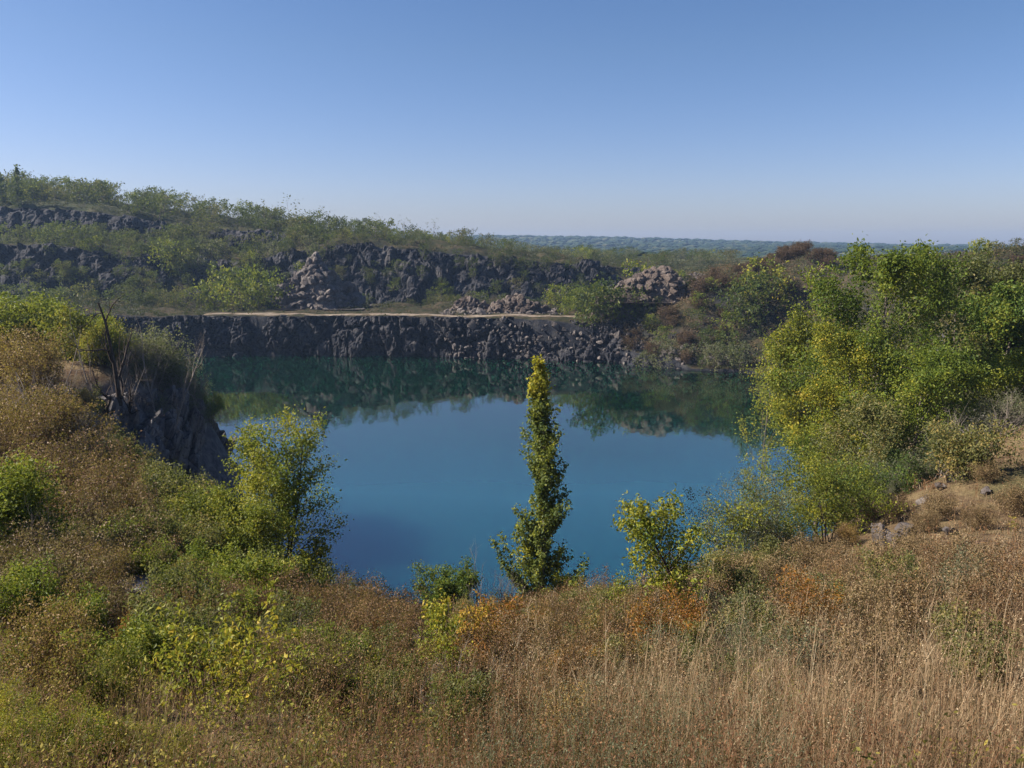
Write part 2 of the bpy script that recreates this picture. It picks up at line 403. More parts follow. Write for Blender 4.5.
# ------------------------------------------------------------------ rock faces
def resample(pts, ds):
    p = np.asarray(pts, float); s = np.r_[0, np.cumsum(np.linalg.norm(np.diff(p[:, :2], axis=0), axis=1))]
    n = max(2, int(s[-1]/ds)+1); q = np.linspace(0, s[-1], n)
    return np.stack([np.interp(q, s, p[:, k]) for k in range(p.shape[1])], 1)
def rock_face(name, rows, mat, ds=.4, amp=1., cell=3., cap=3., seed=0, label=None, jag=.8, joints=True):
    """rows: points (x_top, y_top, z_top, x_foot, y_foot, z_foot) walked so that the open air lies to the right-hand side"""
    q = resample(rows, ds); n = len(q)
    top, foot = q[:, :3], q[:, 3:]
    tang = np.gradient(top[:, :2], axis=0)
    k = 9; ker = np.ones(k)/k
    tang = np.stack([np.convolve(np.pad(tang[:, c], k//2, 'edge'), ker, 'valid') for c in (0, 1)], 1)
    tang /= np.linalg.norm(tang, axis=1)[:, None]+1e-9
    out = np.stack([tang[:, 1], -tang[:, 0]], 1)
    hgt = np.mean(top[:, 2]-foot[:, 2]); m = max(6, int(hgt/ds)+1); mc = max(3, int(cap/ds))
    t = np.linspace(0, 1, m)
    P = foot[:, None]*(1-t)[None, :, None]+top[:, None]*t[None, :, None]
    tz = top.copy(); jn = fbm(np.c_[q[:, 0]/3.1, q[:, 1]/3.1, np.zeros(n)], 4, seed+11)
    P[:, :, 2] += (jag*jn)[:, None]*t[None]**3
    capP = []
    for c in range(1, mc+1):
        f = c/mc
        e = top.copy(); e[:, :2] -= out*cap*f
        e[:, 2] += jag*jn*(1-f)-.35*f**2
        capP.append(e)
    P = np.concatenate([P, np.stack(capP, 1)], 1); mm = P.shape[1]
    flat = P.reshape(-1, 3)
    sc = np.array([1/cell, 1/cell, (.55 if joints else 1)/cell])
    warp = np.stack([fbm(flat/4+37*c, 2, seed+c) for c in range(3)], 1)*.9
    d1, d2, c1 = worley((flat+warp)*sc, seed)
    e1, e2, c2 = worley((flat+warp)*sc*2.7+5, seed+31)
    disp = amp*((c1-.45)*1.1-.5*sstep(.14, 0, d2-d1)+(c2-.5)*.5-.22*sstep(.12, 0, e2-e1)+.7*fbm(flat/6, 3, seed+3)+.15*fbm(flat*1.7, 3, seed+4))
    wgt = np.ones(mm); wgt[-mc:] = np.linspace(.7, .0, mc)
    disp = disp.reshape(n, mm)*wgt[None]
    slope = np.linalg.norm((top-foot)[:, :2], axis=1)/(np.abs(top[:, 2]-foot[:, 2])+.1)
    up = np.clip(slope, 0, 2)/np.hypot(1, np.clip(slope, 0, 2)); ho = 1/np.hypot(1, np.clip(slope, 0, 2))
    P[:, :, 0] += disp*(out[:, 0]*ho)[:, None]; P[:, :, 1] += disp*(out[:, 1]*ho)[:, None]
    P[:, :m, 2] += disp[:, :m]*up[:, None]; P[:, m:, 2] += disp[:, m:]*.35
    o = link(name, mesh_np(name, P.reshape(-1, 3), [grid_faces(n, mm)], False), mat)
    return tag(o, label, kind='structure')

def ga(px, Y, dz=0): return None
def trow(pxs_top, pxs_foot):
    return [tuple(at(*a))+tuple(at(*c)) for a, c in zip(pxs_top, pxs_foot)]

# main face above the far water
rows = [(-99,178,8.9,-97,175.5,-1.5),(-90,182,8.9,-88,179.5,-1.5),(-76,183.2,8.9,-74,180.9,-1.5),(-60,183.8,8.9,-60,181.6,-1.5),(-45,183.6,8.9,-45,181.5,-1.5),
        (-28,182.6,8.9,-28,180.2,-1.5),(-16,181.2,8.8,-15,178.9,-1.5),(-9,181.4,8.6,-9,178.6,-1.5),(0,181.6,8.6,1,176.5,-1.5),
        (9,181.2,8.3,11,174.5,-1.5),(18,179.4,7.8,20,172.4,-1.5),(25,175.5,6.0,26.5,167.5,-1.5),(32,169.5,3.6,33,162.5,-1.5),(38,163.6,1.8,38,158.8,-1.5)]
rows_main = rows[6:]
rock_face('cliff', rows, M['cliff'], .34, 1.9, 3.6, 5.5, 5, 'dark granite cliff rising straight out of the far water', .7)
# benches of the far left hill
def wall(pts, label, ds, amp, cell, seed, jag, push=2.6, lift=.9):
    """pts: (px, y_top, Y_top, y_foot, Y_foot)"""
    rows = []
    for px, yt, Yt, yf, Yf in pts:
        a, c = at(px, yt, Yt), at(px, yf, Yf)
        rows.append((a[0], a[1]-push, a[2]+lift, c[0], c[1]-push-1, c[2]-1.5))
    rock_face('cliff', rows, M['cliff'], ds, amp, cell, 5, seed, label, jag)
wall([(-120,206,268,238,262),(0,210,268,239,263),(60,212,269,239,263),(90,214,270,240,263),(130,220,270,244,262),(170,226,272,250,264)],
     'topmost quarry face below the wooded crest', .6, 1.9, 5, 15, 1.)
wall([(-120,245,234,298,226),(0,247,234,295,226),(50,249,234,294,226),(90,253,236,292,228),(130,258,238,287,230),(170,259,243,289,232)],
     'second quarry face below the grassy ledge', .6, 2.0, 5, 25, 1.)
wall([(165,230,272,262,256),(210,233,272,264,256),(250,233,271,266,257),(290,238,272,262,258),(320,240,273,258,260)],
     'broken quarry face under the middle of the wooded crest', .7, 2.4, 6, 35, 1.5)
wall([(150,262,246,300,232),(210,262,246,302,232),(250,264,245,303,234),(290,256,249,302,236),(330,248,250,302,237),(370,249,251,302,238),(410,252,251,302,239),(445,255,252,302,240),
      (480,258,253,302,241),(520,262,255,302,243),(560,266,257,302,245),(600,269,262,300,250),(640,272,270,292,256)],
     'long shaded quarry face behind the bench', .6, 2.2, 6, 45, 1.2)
# dark spur of the near left bank
rows = [tuple(at(*a))+tuple(c) for a, c in zip(
    [(108,398,58),(140,392,62),(170,398,66),(200,404,70),(220,420,73.5),(234,440,76),(239,462,77.5)],
    [at(96,520,47),at(140,522,52),at(165,524,54.5),at(190,522,58),(-25.6,63,-.6),(-26.6,70,-.8),(-26.2,76.5,-1.)])]
rock_face('rock_spur', rows, M['darkrock'], .22, 2.0, 3.4, 2.5, 55, 'dark shaded rock spur running down to the near left shore', .9, False)

# pale track along the bench
def track():
    c = np.array([at(p, y, Y)[:2] for p, y, Y in ((205,310,187),(250,311,188),(330,312,188.5),(400,313,188),(470,316,186.5),(540,318,185.5),(600,319,185.5))])
    q = resample(c, .7); tg = np.gradient(q, axis=0); tg /= np.linalg.norm(tg, axis=1)[:, None]
    nrm = np.stack([-tg[:, 1], tg[:, 0]], 1); nw = 9; rows_ = []
    for k in range(nw):
        o = (k/(nw-1)-.5)*(3.3+3.4*fbm(np.c_[q/3.5, np.full(len(q), k//5)], 4, 70))
        xy = q+nrm*o[:, None]; z = ground_z(xy[:, 0], xy[:, 1])+.16
        rows_.append(np.c_[xy, z])
    V = np.stack(rows_, 1)
    V[:, 0, 2] -= .5; V[:, -1, 2] -= .5
    b = NB('pale_gravel'); g = b.n('NewGeometry'); P = g.outputs['Position']
    n = b.noise(P, .8, 6, .7)
    n2 = b.noise(P, .22, 5, .7)
    m = b.done(b.bsdf(b.mix(b.rng(n2, .46, .62), b.ramp(n, [(.3, (.13, .10, .075)), (.5, (.21, .165, .125)), (.7, (.29, .24, .185))]), b.ramp(n, [(.35, (.07, .055, .032)), (.65, (.16, .12, .075))])), .95, .1, b.bump(n, .6, .2)).outputs[0])
    tag(link('dirt_track', mesh_np('dirt_track', V.reshape(-1, 3), [grid_faces(len(q), nw)], True), m), kind='structure')
track()

# ------------------------------------------------------------------ boulders
def ico(sub):
    import bmesh
    bm = bmesh.new(); bmesh.ops.create_icosphere(bm, subdivisions=sub, radius=1)
    V = np.array([v.co[:] for v in bm.verts]); Fc = np.array([[v.index for v in f.verts] for f in bm.faces]); bm.free()
    return V, Fc
ICO2, ICO3 = ico(2), ico(3)
def boulder_mesh(name, seed, sub=3):
    V, Fc = ICO3 if sub == 3 else ICO2
    g = np.random.default_rng(seed); V = V.copy()
    for _ in range(13):                                  # split faces: flatten against random planes
        n = g.normal(size=3); n /= np.linalg.norm(n); d = g.uniform(.34, .72)
        s = V@n; V -= np.where(s > d, s-d, 0)[:, None]*n[None]
    V *= 1.25*(1+.07*fbm(V*2.2+seed, 3, seed))[:, None]
    V *= g.uniform(.75, 1.25, 3)*np.array([1, 1, .8])
    return mesh_np(name, V, [Fc], False)
BOULDERS = [boulder_mesh('boulder', 300+k) for k in range(7)]
for me in BOULDERS: me.materials.append(M['rubble'])
DARKB = [boulder_mesh('boulder', 400+k) for k in range(4)]
for me in DARKB: me.materials.append(M['darkrock'])
def boulder(p, s, label, group, dark=False, sink=.3):
    o = link('boulder', random.choice(DARKB if dark else BOULDERS), None)
    o.location = (p[0], p[1], p[2]+s*(.62-sink)); o.scale = [s*random.uniform(.8, 1.3) for _ in range(3)]
    o.rotation_euler = (random.uniform(-.5, .5), random.uniform(-.5, .5), random.uniform(0, 6.28))
    return tag(o, label, 'boulder', group)
random.seed(5)

def rubble_stones(name, pts, sizes, mat, kind='stuff', seed=0):
    """many loose stones as one mesh"""
    g = np.random.default_rng(seed); V0, F0 = ICO2; base = []
    for k in range(6):
        V = V0.copy()
        for _ in range(7):
            n = g.normal(size=3); n /= np.linalg.norm(n); d = g.uniform(.4, .8); s = V@n; V -= np.where(s > d, s-d, 0)[:, None]*n[None]
        base.append(V*g.uniform(.7, 1.3, 3))
    Vs, Fs, o = [], [], 0
    for p, s in zip(pts, sizes):
        V = base[g.integers(6)]; q = g.normal(size=(3, 3)); q, _ = np.linalg.qr(q)
        Vs.append((V@q)*s+p); Fs.append(F0+o); o += len(V)
    ob = link(name, mesh_np(name, np.concatenate(Vs), [np.concatenate(Fs)], False), mat)
    return tag(ob, kind=kind) if kind else ob
# ------------------------------------------------------------------ plants
def lm(name, stops, **k):
    M[name] = mat_leaf(name, stops, **k)
lm('leaf_green', [(.0, (0.030, 0.057, 0.011)), (.4, (0.065, 0.111, 0.021)), (.7, (0.115, 0.169, 0.025)), (1, (0.230, 0.230, 0.029))])
lm('leaf_bright', [(.0, (.055, .09, .012)), (.4, (.125, .165, .02)), (.75, (.21, .225, .024)), (1, (.31, .28, .03))])
lm('leaf_yellow', [(.0, (0.088, 0.112, 0.017)), (.35, (0.188, 0.206, 0.021)), (.7, (0.338, 0.294, 0.027)), (1, (0.425, 0.300, 0.032))])
lm('leaf_olive', [(.0, (0.052, 0.065, 0.022)), (.4, (0.111, 0.117, 0.039)), (.75, (0.195, 0.176, 0.055)), (1, (0.273, 0.195, 0.061))])
lm('leaf_dark', [(.0, (0.016, 0.034, 0.011)), (.4, (0.034, 0.062, 0.015)), (.75, (0.065, 0.098, 0.022)), (1, (0.111, 0.130, 0.031))])
lm('leaf_grey', [(.0, (0.066, 0.077, 0.042)), (.4, (0.121, 0.132, 0.070)), (.8, (0.198, 0.193, 0.103)), (1, (0.242, 0.209, 0.112))])
lm('leaf_brown', [(.0, (.075, .036, .018)), (.4, (.15, .076, .034)), (.75, (.22, .125, .052)), (1, (.28, .18, .08))], trans=.25)
lm('leaf_orange', [(.0, (0.161, 0.069, 0.020)), (.4, (0.287, 0.115, 0.024)), (.75, (0.380, 0.184, 0.029)), (1, (0.414, 0.276, 0.039))])
lm('leaf_ochre', [(.0, (.10, .055, .022)), (.35, (.19, .105, .038)), (.65, (.27, .165, .05)), (1, (.34, .24, .075))], trans=.3)
lm('leaf_tan', [(.0, (.095, .058, .028)), (.4, (.165, .105, .050)), (.75, (.23, .155, .075)), (1, (.28, .205, .105))], trans=.25)
lm('hill_brown', [(.0, (.040, .022, .015)), (.4, (.080, .043, .026)), (.75, (.12, .068, .040)), (1, (.17, .11, .065))], trans=.2)
lm('poplar_leaf', [(.0, (.030, .052, .016)), (.35, (.075, .110, .030)), (.6, (.14, .165, .034)), (.82, (.30, .29, .03)), (1, (.40, .34, .03))], vary=0.)

lm('hill_dark', [(.0, (.010, .022, .009)), (.4, (.022, .040, .012)), (.75, (.042, .062, .016)), (1, (.07, .085, .024))])
lm('hill_green', [(.0, (.020, .038, .010)), (.4, (.044, .072, .016)), (.7, (.078, .105, .020)), (1, (.14, .14, .022))])
lm('hill_olive', [(.0, (.034, .042, .016)), (.4, (.066, .070, .026)), (.75, (.115, .105, .038)), (1, (.16, .12, .042))])
def norm(v): return v/(np.linalg.norm(v)+1e-9)
class Plant:
    """grows a branching skeleton; collects tubes and the points that carry leaves"""
    def __init__(s, seed):
        s.g = np.random.default_rng(seed); s.br = []; s.tips = []
    def branch(s, p, d, L, r, lvl, spec, hmax):
        g = s.g; sp = spec[lvl]; n = sp.get('n', 6)
        pts = [np.array(p, float)]; dr = norm(np.array(d, float)); up = sp.get('up', .0); wob = sp.get('wob', .15)
        for k in range(n):
            dr = norm(dr+np.array([0, 0, up])/n+g.normal(size=3)*wob/math.sqrt(n))
            pts.append(pts[-1]+dr*L/n)
        pts = np.array(pts); tt = np.linspace(0, 1, n+1)
        rad = r*(1-tt*(1-sp.get('tip', .25)))
        if sp.get('wood', True): s.br.append((pts, rad, sp.get('sides', 4)))
        if sp.get('leaf'):
            a = sp.get('leaf_from', .2)
            for k in range(sp['leaf']):
                t = g.uniform(a, 1.02); i = min(int(t*n), n-1); f = t*n-i
                s.tips.append(pts[i]*(1-f)+pts[i+1]*f)
        if lvl+1 < len(spec):
            nc = sp['kids']; t0 = sp.get('from', .25)
            ph = g.uniform(0, 6.28)
            for k in range(nc):
                t = t0+(1-t0)*((k+g.uniform(0, 1))/nc)
                i = min(int(t*n), n-1); f = t*n-i
                q = pts[i]*(1-f)+pts[i+1]*f; ax = norm(pts[i+1]-pts[i])
                ph += 2.4+g.normal()*.4
                e1 = norm(np.cross(ax, [0.3, .2, 1.])); e2 = np.cross(ax, e1)
                side = e1*math.cos(ph)+e2*math.sin(ph)
                an = R(sp.get('angle', 50)+g.normal()*sp.get('spread', 9))
                cd = ax*math.cos(an)+side*math.sin(an)
                shp = sp.get('shape'); q_ = shp((t-t0)/(1-t0)) if shp else 1-.55*t
                s.branch(q, cd, L*sp.get('ratio', .5)*q_*g.uniform(.75, 1.2), rad[i]*sp.get('rr', .5), lvl+1, spec, hmax)
    def tube_mesh(s, name):
        Vs, Fs, o = [], [], 0
        for pts, rad, k in s.br:
            n = len(pts); tg = np.gradient(pts, axis=0); tg /= np.linalg.norm(tg, axis=1)[:, None]+1e-9
            ref = np.array([.31, .17, .93]) if abs(tg[0, 2]) < .9 else np.array([1., .1, .05])
            e1 = np.cross(tg, ref); e1 /= np.linalg.norm(e1, axis=1)[:, None]+1e-9; e2 = np.cross(tg, e1)
            a = np.arange(k)/k*2*math.pi
            ring = pts[:, None]+rad[:, None, None]*(np.cos(a)[None, :, None]*e1[:, None]+np.sin(a)[None, :, None]*e2[:, None])
            Vs.append(ring.reshape(-1, 3))
            i = np.arange(n-1)[:, None]*k; j = np.arange(k)[None]; jn = (j+1) % k
            Fs.append(np.stack([i+j, i+jn, i+k+jn, i+k+j], -1).reshape(-1, 4)+o); o += n*k
        return mesh_np(name, np.concatenate(Vs), [np.concatenate(Fs)], True)

def leaf_mesh(name, pts, size, g, jit=.1, tint=None, droop=.3, aspect=.62, up=.6):
    """folded leaf blades round the given points"""
    n = len(pts); P = pts+g.normal(size=(n, 3))*jit
    d = g.normal(size=(n, 3)); d[:, 2] -= droop; d /= np.linalg.norm(d, axis=1)[:, None]
    nr = g.normal(size=(n, 3)); nr[:, 2] += up; sidev = np.cross(d, nr); sidev /= np.linalg.norm(sidev, axis=1)[:, None]+1e-9
    nn = np.cross(sidev, d)
    L = size*g.uniform(.6, 1.3, n)[:, None]; W = L*aspect*.5
    fold = W*.35
    v0 = P; v2 = P+d*L-nn*L*.12; v1 = P+d*L*.48+sidev*W+nn*fold; v3 = P+d*L*.48-sidev*W+nn*fold
    V = np.stack([v0, v1, v2, v3], 1).reshape(-1, 3)
    a = np.arange(n)*4
    Fc = np.concatenate([np.stack([a, a+1, a+2], 1), np.stack([a, a+2, a+3], 1)])
    if tint is None: tint = g.uniform(0, 1, n)
    return mesh_np(name, V, [Fc], False, {'tint': np.repeat(np.clip(tint, 0, 1), 4)})
def clump_tint(pts, g, sc, base=.4, amp=.55, rnd=.22, seed=0):
    return base+amp*vnoise(pts/sc+seed*7.3, seed)+g.normal(size=len(pts))*rnd

TW, LF = 'stem', 'foliage'
def make_plant(kind, seed, spec, H, W, leafmat, woodmat, leaf, jit, base=.4, amp=.45, stems=1, stem_spread=.15, lean=(0, 0),
               r0=None, wood_name='trunk', crown_name='crown', tintfn=None, clump=None, aspect=.62, prune=None, droop=.3):
    """Empty > trunk, crown.  The skeleton is grown in metres and fitted to height H and width W."""
    pl = Plant(seed); g = pl.g; r0 = r0 or H*.018
    for k in range(stems):
        a = 6.283*k/stems+g.uniform(-.5, .5); s_ = stem_spread*g.uniform(.4, 1.3) if stems > 1 else 0
        d = np.array([math.cos(a)*s_+lean[0], math.sin(a)*s_+lean[1], 1.])
        b0 = np.array([math.cos(a), math.sin(a), 0])*(.05*W if stems > 1 else 0)*g.uniform(.2, 1)
        b0[2] = -.15
        pl.branch(b0, d, H*(g.uniform(.7, 1) if stems > 1 else 1), r0*(g.uniform(.5, 1) if stems > 1 else 1), 0, spec, H)
    tips = np.array(pl.tips) if pl.tips else np.zeros((0, 3))
    allp = tips if len(tips) > 20 else np.concatenate([b[0] for b in pl.br])
    sz = H/np.percentile(allp[:, 2], 99.3); c = np.median(allp[:, :2], axis=0) if not any(lean) else np.zeros(2)
    half = np.percentile(np.abs(allp[:, :2]-c), 96, axis=0).max(); sx = (W*.5)/half if W else sz
    S = np.array([sx, sx, sz])
    pl.br = [(b[0]*S, b[1], b[2]) for b in pl.br]; tips = tips*S
    if prune is not None and len(tips): tips = tips[prune(tips, g)]
    root = empty(kind, (0, 0, 0))
    link(wood_name, pl.tube_mesh(wood_name), woodmat, root)
    if len(tips):
        t = tintfn(tips, g) if tintfn else clump_tint(tips, g, clump or max(W, .6)*.22, base, amp, seed=seed)
        link(crown_name, leaf_mesh(crown_name, tips, leaf, g, jit, t, droop, aspect), leafmat, root)
    return root
def kids(o): return [c for c in o.children]
def copy_tree(o):
    c = o.copy(); COL.objects.link(c)
    for ch in kids(o):
        d = ch.copy(); COL.objects.link(d); d.parent = c
        d.matrix_parent_inverse = ch.matrix_parent_inverse
    return c
KIDS = {}
def dup_plant(o):
    """copy of a plant and its parts (children kept in a table: o.children is slow in a big scene)"""
    if o.name not in KIDS: KIDS[o.name] = list(o.children)
    c = o.copy(); COL.objects.link(c)
    for ch in KIDS[o.name]:
        d = ch.copy(); COL.objects.link(d); d.parent = c
    return c
def put(o, p, rz=0., sc=(1, 1, 1), tilt=(0, 0)):
    o.location = p; o.rotation_euler = (tilt[0], tilt[1], rz); o.scale = sc
    return o

# growth habits
def tree_spec(leafn=14, limbs=22, sub=9, tw=6, angle=58, ratio=.36, up=.25, start=.2, lv=3, shape=None, sides=7):
    sh = shape or (lambda t: (.55+1.3*t)*(1-t)**.55*1.25+.12)
    sp = [dict(n=10, wob=.10, kids=limbs, angle=angle, spread=10, ratio=ratio, shape=sh, rr=.42, **{'from': start}, sides=sides, tip=.12),
          dict(n=6, wob=.30, up=up, kids=sub, angle=48, spread=14, ratio=.46, rr=.5, **{'from': .2}, sides=4, tip=.25),
          dict(n=4, wob=.35, up=.1, kids=tw, angle=48, spread=16, ratio=.5, rr=.5, **{'from': .15}, sides=3, leaf=max(1, leafn//3), tip=.3),
          dict(n=3, wob=.35, up=-.05, sides=3, leaf=leafn, tip=.4)]
    return sp[:lv+1]
def bush_spec(leafn=10, b1=9, b2=6, angle=38, ratio=.5, wob=.25, up=.35, start=.15, wood=True):
    return [dict(n=6, wob=wob, up=up, kids=b1, angle=angle, spread=12, ratio=ratio, rr=.55, **{'from': start}, sides=4, tip=.2),
            dict(n=4, wob=.3, up=.15, kids=b2, angle=42, spread=14, ratio=.5, rr=.55, **{'from': .2}, sides=3, leaf=max(1, leafn//2) if leafn else 0, tip=.3),
            dict(n=3, wob=.35, up=.05, sides=3, leaf=leafn, tip=.4, wood=wood)]
# ------------------------------------------------------------------ poplar at the brink
def poplar():
    p, H, _ = place(541, 28, 357)
    pl = Plant(11); g = pl.g
    px = 28.9/F
    prof_h = np.array([0, .05, .13, .21, .30, .38, .47, .55, .65, .75, .85, .93, 1.])
    prof_w = np.array([20, 26, 31, 32, 28, 24, 21, 20, 17, 15, 11.5, 7, 2.5])*px
    tr = np.linspace(0, 1, 16)
    trunk = np.stack([.10*np.sin(tr*5), .06*np.cos(tr*4), tr*H*.985], 1); trunk[0, 2] = -.3
    pl.br.append((trunk, .085*(1-tr*.93), 7))
    tips = []
    lump = lambda h, a: .85+1.0*vnoise(np.array([[h*12., math.cos(a)*1.6, math.sin(a)*1.6]]), 4)[0]
    for k in range(270):
        h = g.uniform(.02, .985)**.9; a = g.uniform(0, 6.283)
        wv = np.interp(h, prof_h, prof_w)*max(.3, lump(h, a))*g.uniform(.6, 1.3)
        rise = wv*g.uniform(.8, 1.9)
        h0 = max(.01, h-rise/H); b = np.array([np.interp(h0, tr, trunk[:, c]) for c in range(3)])
        e = np.array([b[0]+math.cos(a)*wv, b[1]+math.sin(a)*wv, min(h*H, H)])
        mid = b*.5+e*.5+np.array([math.cos(a), math.sin(a), -.3])*wv*.12
        pts = np.array([b, mid, e]); pl.br.append((pts, np.array([.014, .009, .004]), 3))
        n = int(20+80*wv)
        t = g.uniform(.2, 1.08, n)[:, None]
        q = b*(1-t)**2+2*mid*t*(1-t)+e*t*t+g.normal(size=(n, 3))*np.array([.06, .06, .08])
        tips.append(q)
    tips = np.concatenate(tips); hh = tips[:, 2]/H
    tint = .52+.28*vnoise(tips/.5, 5)+g.normal(size=len(tips))*.13+.42*sstep(.70, .97, hh)
    tint += .30*np.exp(-((tips-np.array([-.75, -.2, H*.235]))**2).sum(1)/.15)
    root = tag(empty('poplar_tree', p), 'slender columnar poplar with a yellow tip standing against the blue water', 'tree')
    link('trunk', pl.tube_mesh('trunk'), M['bark'], root)
    link('crown', leaf_mesh('crown', tips, .125, g, .02, tint, .2, .75), M['poplar_leaf'], root)
poplar()

# ------------------------------------------------------------------ hero plants: (px, Y, y_top, width_px)
def hero(kind, label, cat, px, Y, top, wpx, spec, leafmat, woodmat, leaf, jit=.12, rz=None, seed=1, sink=.0, group=None, **k):
    p, H, W = place(px, Y, top, wpx)
    o = make_plant(kind, seed, spec, H+sink, W, M[leafmat], M[woodmat], leaf, jit, **k)
    o.location = (p[0], p[1], p[2]-sink)
    return tag(o, label, cat, group)
rag = lambda keep, sc, s: (lambda t, g: (vnoise(t/sc, s)*.5+.5+g.uniform(-.25, .25, len(t))) < keep)

# big trees on the right bank
hero('broadleaf_tree', 'tallest green tree on the right bank with a high ragged crown', 'tree', 872, 48, 251, 150,
     tree_spec(26, 28, 9, 6, start=.08, angle=64), 'leaf_bright', 'bark', .20, .28, seed=21, base=.40, amp=.5, clump=1.8, r0=.22, prune=rag(.70, 1.3, 3))
hero('broadleaf_tree', 'bright yellow-green tree leaning out over the right end of the water', 'tree', 816, 57, 300, 104,
     tree_spec(26, 26, 9, 6, start=.50, angle=66), 'leaf_yellow', 'bark', .20, .28, seed=22, base=.30, amp=.45, clump=1.6, r0=.18, lean=(-.10, -.05), prune=rag(.70, 1.2, 4))
hero('broadleaf_tree', 'dark olive tree behind the tallest tree, its crown reaching the skyline', 'tree', 948, 58, 258, 120,
     tree_spec(22, 26, 9, 6, start=.12, angle=62), 'leaf_olive', 'bark', .23, .32, seed=23, base=.38, amp=.5, clump=1.9, r0=.2, prune=rag(.72, 1.4, 5))
hero('broadleaf_tree', 'deep green tree at the right edge above the dry bank', 'tree', 1003, 53, 290, 110,
     tree_spec(22, 24, 9, 6, start=.08, angle=62), 'leaf_green', 'bark', .21, .30, seed=24, base=.45, amp=.5, clump=1.5, r0=.18, prune=rag(.70, 1.3, 6))
hero('broadleaf_tree', 'low spreading green tree filling the bank under the tallest tree', 'tree', 905, 42, 352, 120,
     tree_spec(24, 24, 8, 6, start=.04, angle=62), 'leaf_bright', 'bark', .16, .25, seed=25, base=.5, amp=.5, clump=1.1, r0=.13, prune=rag(.68, 1.1, 7))
hero('broadleaf_tree', 'yellowing young tree rising between the leaning tree and the tallest tree', 'tree', 838, 45, 330, 88,
     tree_spec(22, 22, 8, 6, start=.05, angle=54), 'leaf_yellow', 'bark', .15, .22, seed=26, base=.22, amp=.5, clump=1.0, r0=.12, prune=rag(.80, .8, 8))
hero('broadleaf_tree', 'olive tree with thinning crown low on the right shore', 'tree', 858, 40, 400, 96,
     tree_spec(14, 20, 8, 6, start=.04, angle=58), 'leaf_olive', 'bark', .14, .22, seed=27, base=.5, amp=.5, clump=1.0, r0=.11, prune=rag(.75, .8, 9))
hero('broadleaf_tree', 'yellow-green tree at the right edge under the deep green one', 'tree', 1018, 47, 356, 86,
     tree_spec(20, 18, 8, 5, start=.03, angle=57), 'leaf_bright', 'bark', .15, .22, seed=28, base=.6, amp=.4, clump=1.0, r0=.09)
hero('broadleaf_tree', 'dull green tree with orange patches beside the olive skyline tree', 'tree', 985, 66, 268, 90,
     tree_spec(16, 20, 8, 6, start=.1), 'leaf_olive', 'bark', .24, .32, seed=29, base=.62, amp=.5, clump=1.8, r0=.18)
hero('broadleaf_tree', 'small golden tree at the water end of the right bank', 'tree', 757, 84, 338, 46,
     tree_spec(7, 14, 7, 5, start=.08), 'leaf_yellow', 'bark', .24, .25, seed=30, base=.55, amp=.45, clump=1.2, r0=.1)
hero('leafy_bush', 'dense golden-green bush on the near edge of the dry right bank', 'bush', 826, 29.5, 452, 92,
     bush_spec(16, 12, 8, angle=34), 'leaf_yellow', 'darkbark', .085, .12, seed=31, base=.30, amp=.4, clump=.7, stems=7, stem_spread=.38, wood_name='stem', crown_name='foliage', r0=.04)
hero('leafy_bush', 'olive bush tucked behind the golden-green bush', 'bush', 868, 34, 462, 80,
     bush_spec(14, 11, 7, angle=40), 'leaf_green', 'darkbark', .10, .14, seed=32, base=.5, amp=.4, clump=.8, stems=6, stem_spread=.45, wood_name='stem', crown_name='foliage', r0=.04)
hero('leafy_bush', 'dark green bush on the brow of the dry bank below the low spreading tree', 'bush', 908, 37, 448, 84,
     bush_spec(14, 11, 7, angle=42), 'leaf_dark', 'darkbark', .11, .15, seed=33, base=.6, amp=.4, clump=.8, stems=6, stem_spread=.5, wood_name='stem', crown_name='foliage', r0=.04)
hero('sparse_shrub', 'thin grey-green shrub with a lime top at the brink beside the golden bush', 'shrub', 742, 27, 470, 92,
     bush_spec(10, 12, 8, angle=38, wob=.3), 'leaf_grey', 'twig', .07, .11, seed=34, base=.6, amp=.4, clump=.6, stems=9, stem_spread=.42, wood_name='stem', crown_name='foliage', r0=.022)
hero('leafy_bush', 'lime green bush poking up behind the thin grey-green shrub', 'bush', 728, 26.2, 482, 70,
     bush_spec(11, 9, 6, angle=36), 'leaf_bright', 'darkbark', .09, .12, seed=35, base=.75, amp=.3, clump=.6, stems=5, stem_spread=.3, wood_name='stem', crown_name='foliage', r0=.03)
hero('leaning_tree', 'young lime-leaved tree leaning left over the brink with bare dark stems', 'tree', 704, 13.5, 496, None,
     [dict(n=9, wob=.12, up=.18, kids=22, angle=50, spread=14, ratio=.36, rr=.5, **{'from': .28}, sides=6, tip=.2, shape=lambda t: 1.15-.5*t),
      dict(n=4, wob=.3, up=.35, kids=7, angle=40, spread=12, ratio=.55, rr=.55, **{'from': .15}, sides=3, leaf=16, tip=.3),
      dict(n=3, wob=.3, up=.1, sides=3, leaf=24, tip=.4)], 'leaf_bright', 'darkbark', .07, .05, seed=36, base=.72, amp=.35, clump=.4, lean=(-.55, .05), r0=.045, stems=1)
hero('leaning_tree', 'small leafy sapling standing left of the leaning lime tree', 'tree', 617, 17, 566, 36,
     bush_spec(9, 10, 6, angle=32), 'leaf_bright', 'darkbark', .06, .06, seed=37, base=.5, amp=.4, clump=.3, r0=.02, stems=2, stem_spread=.1)

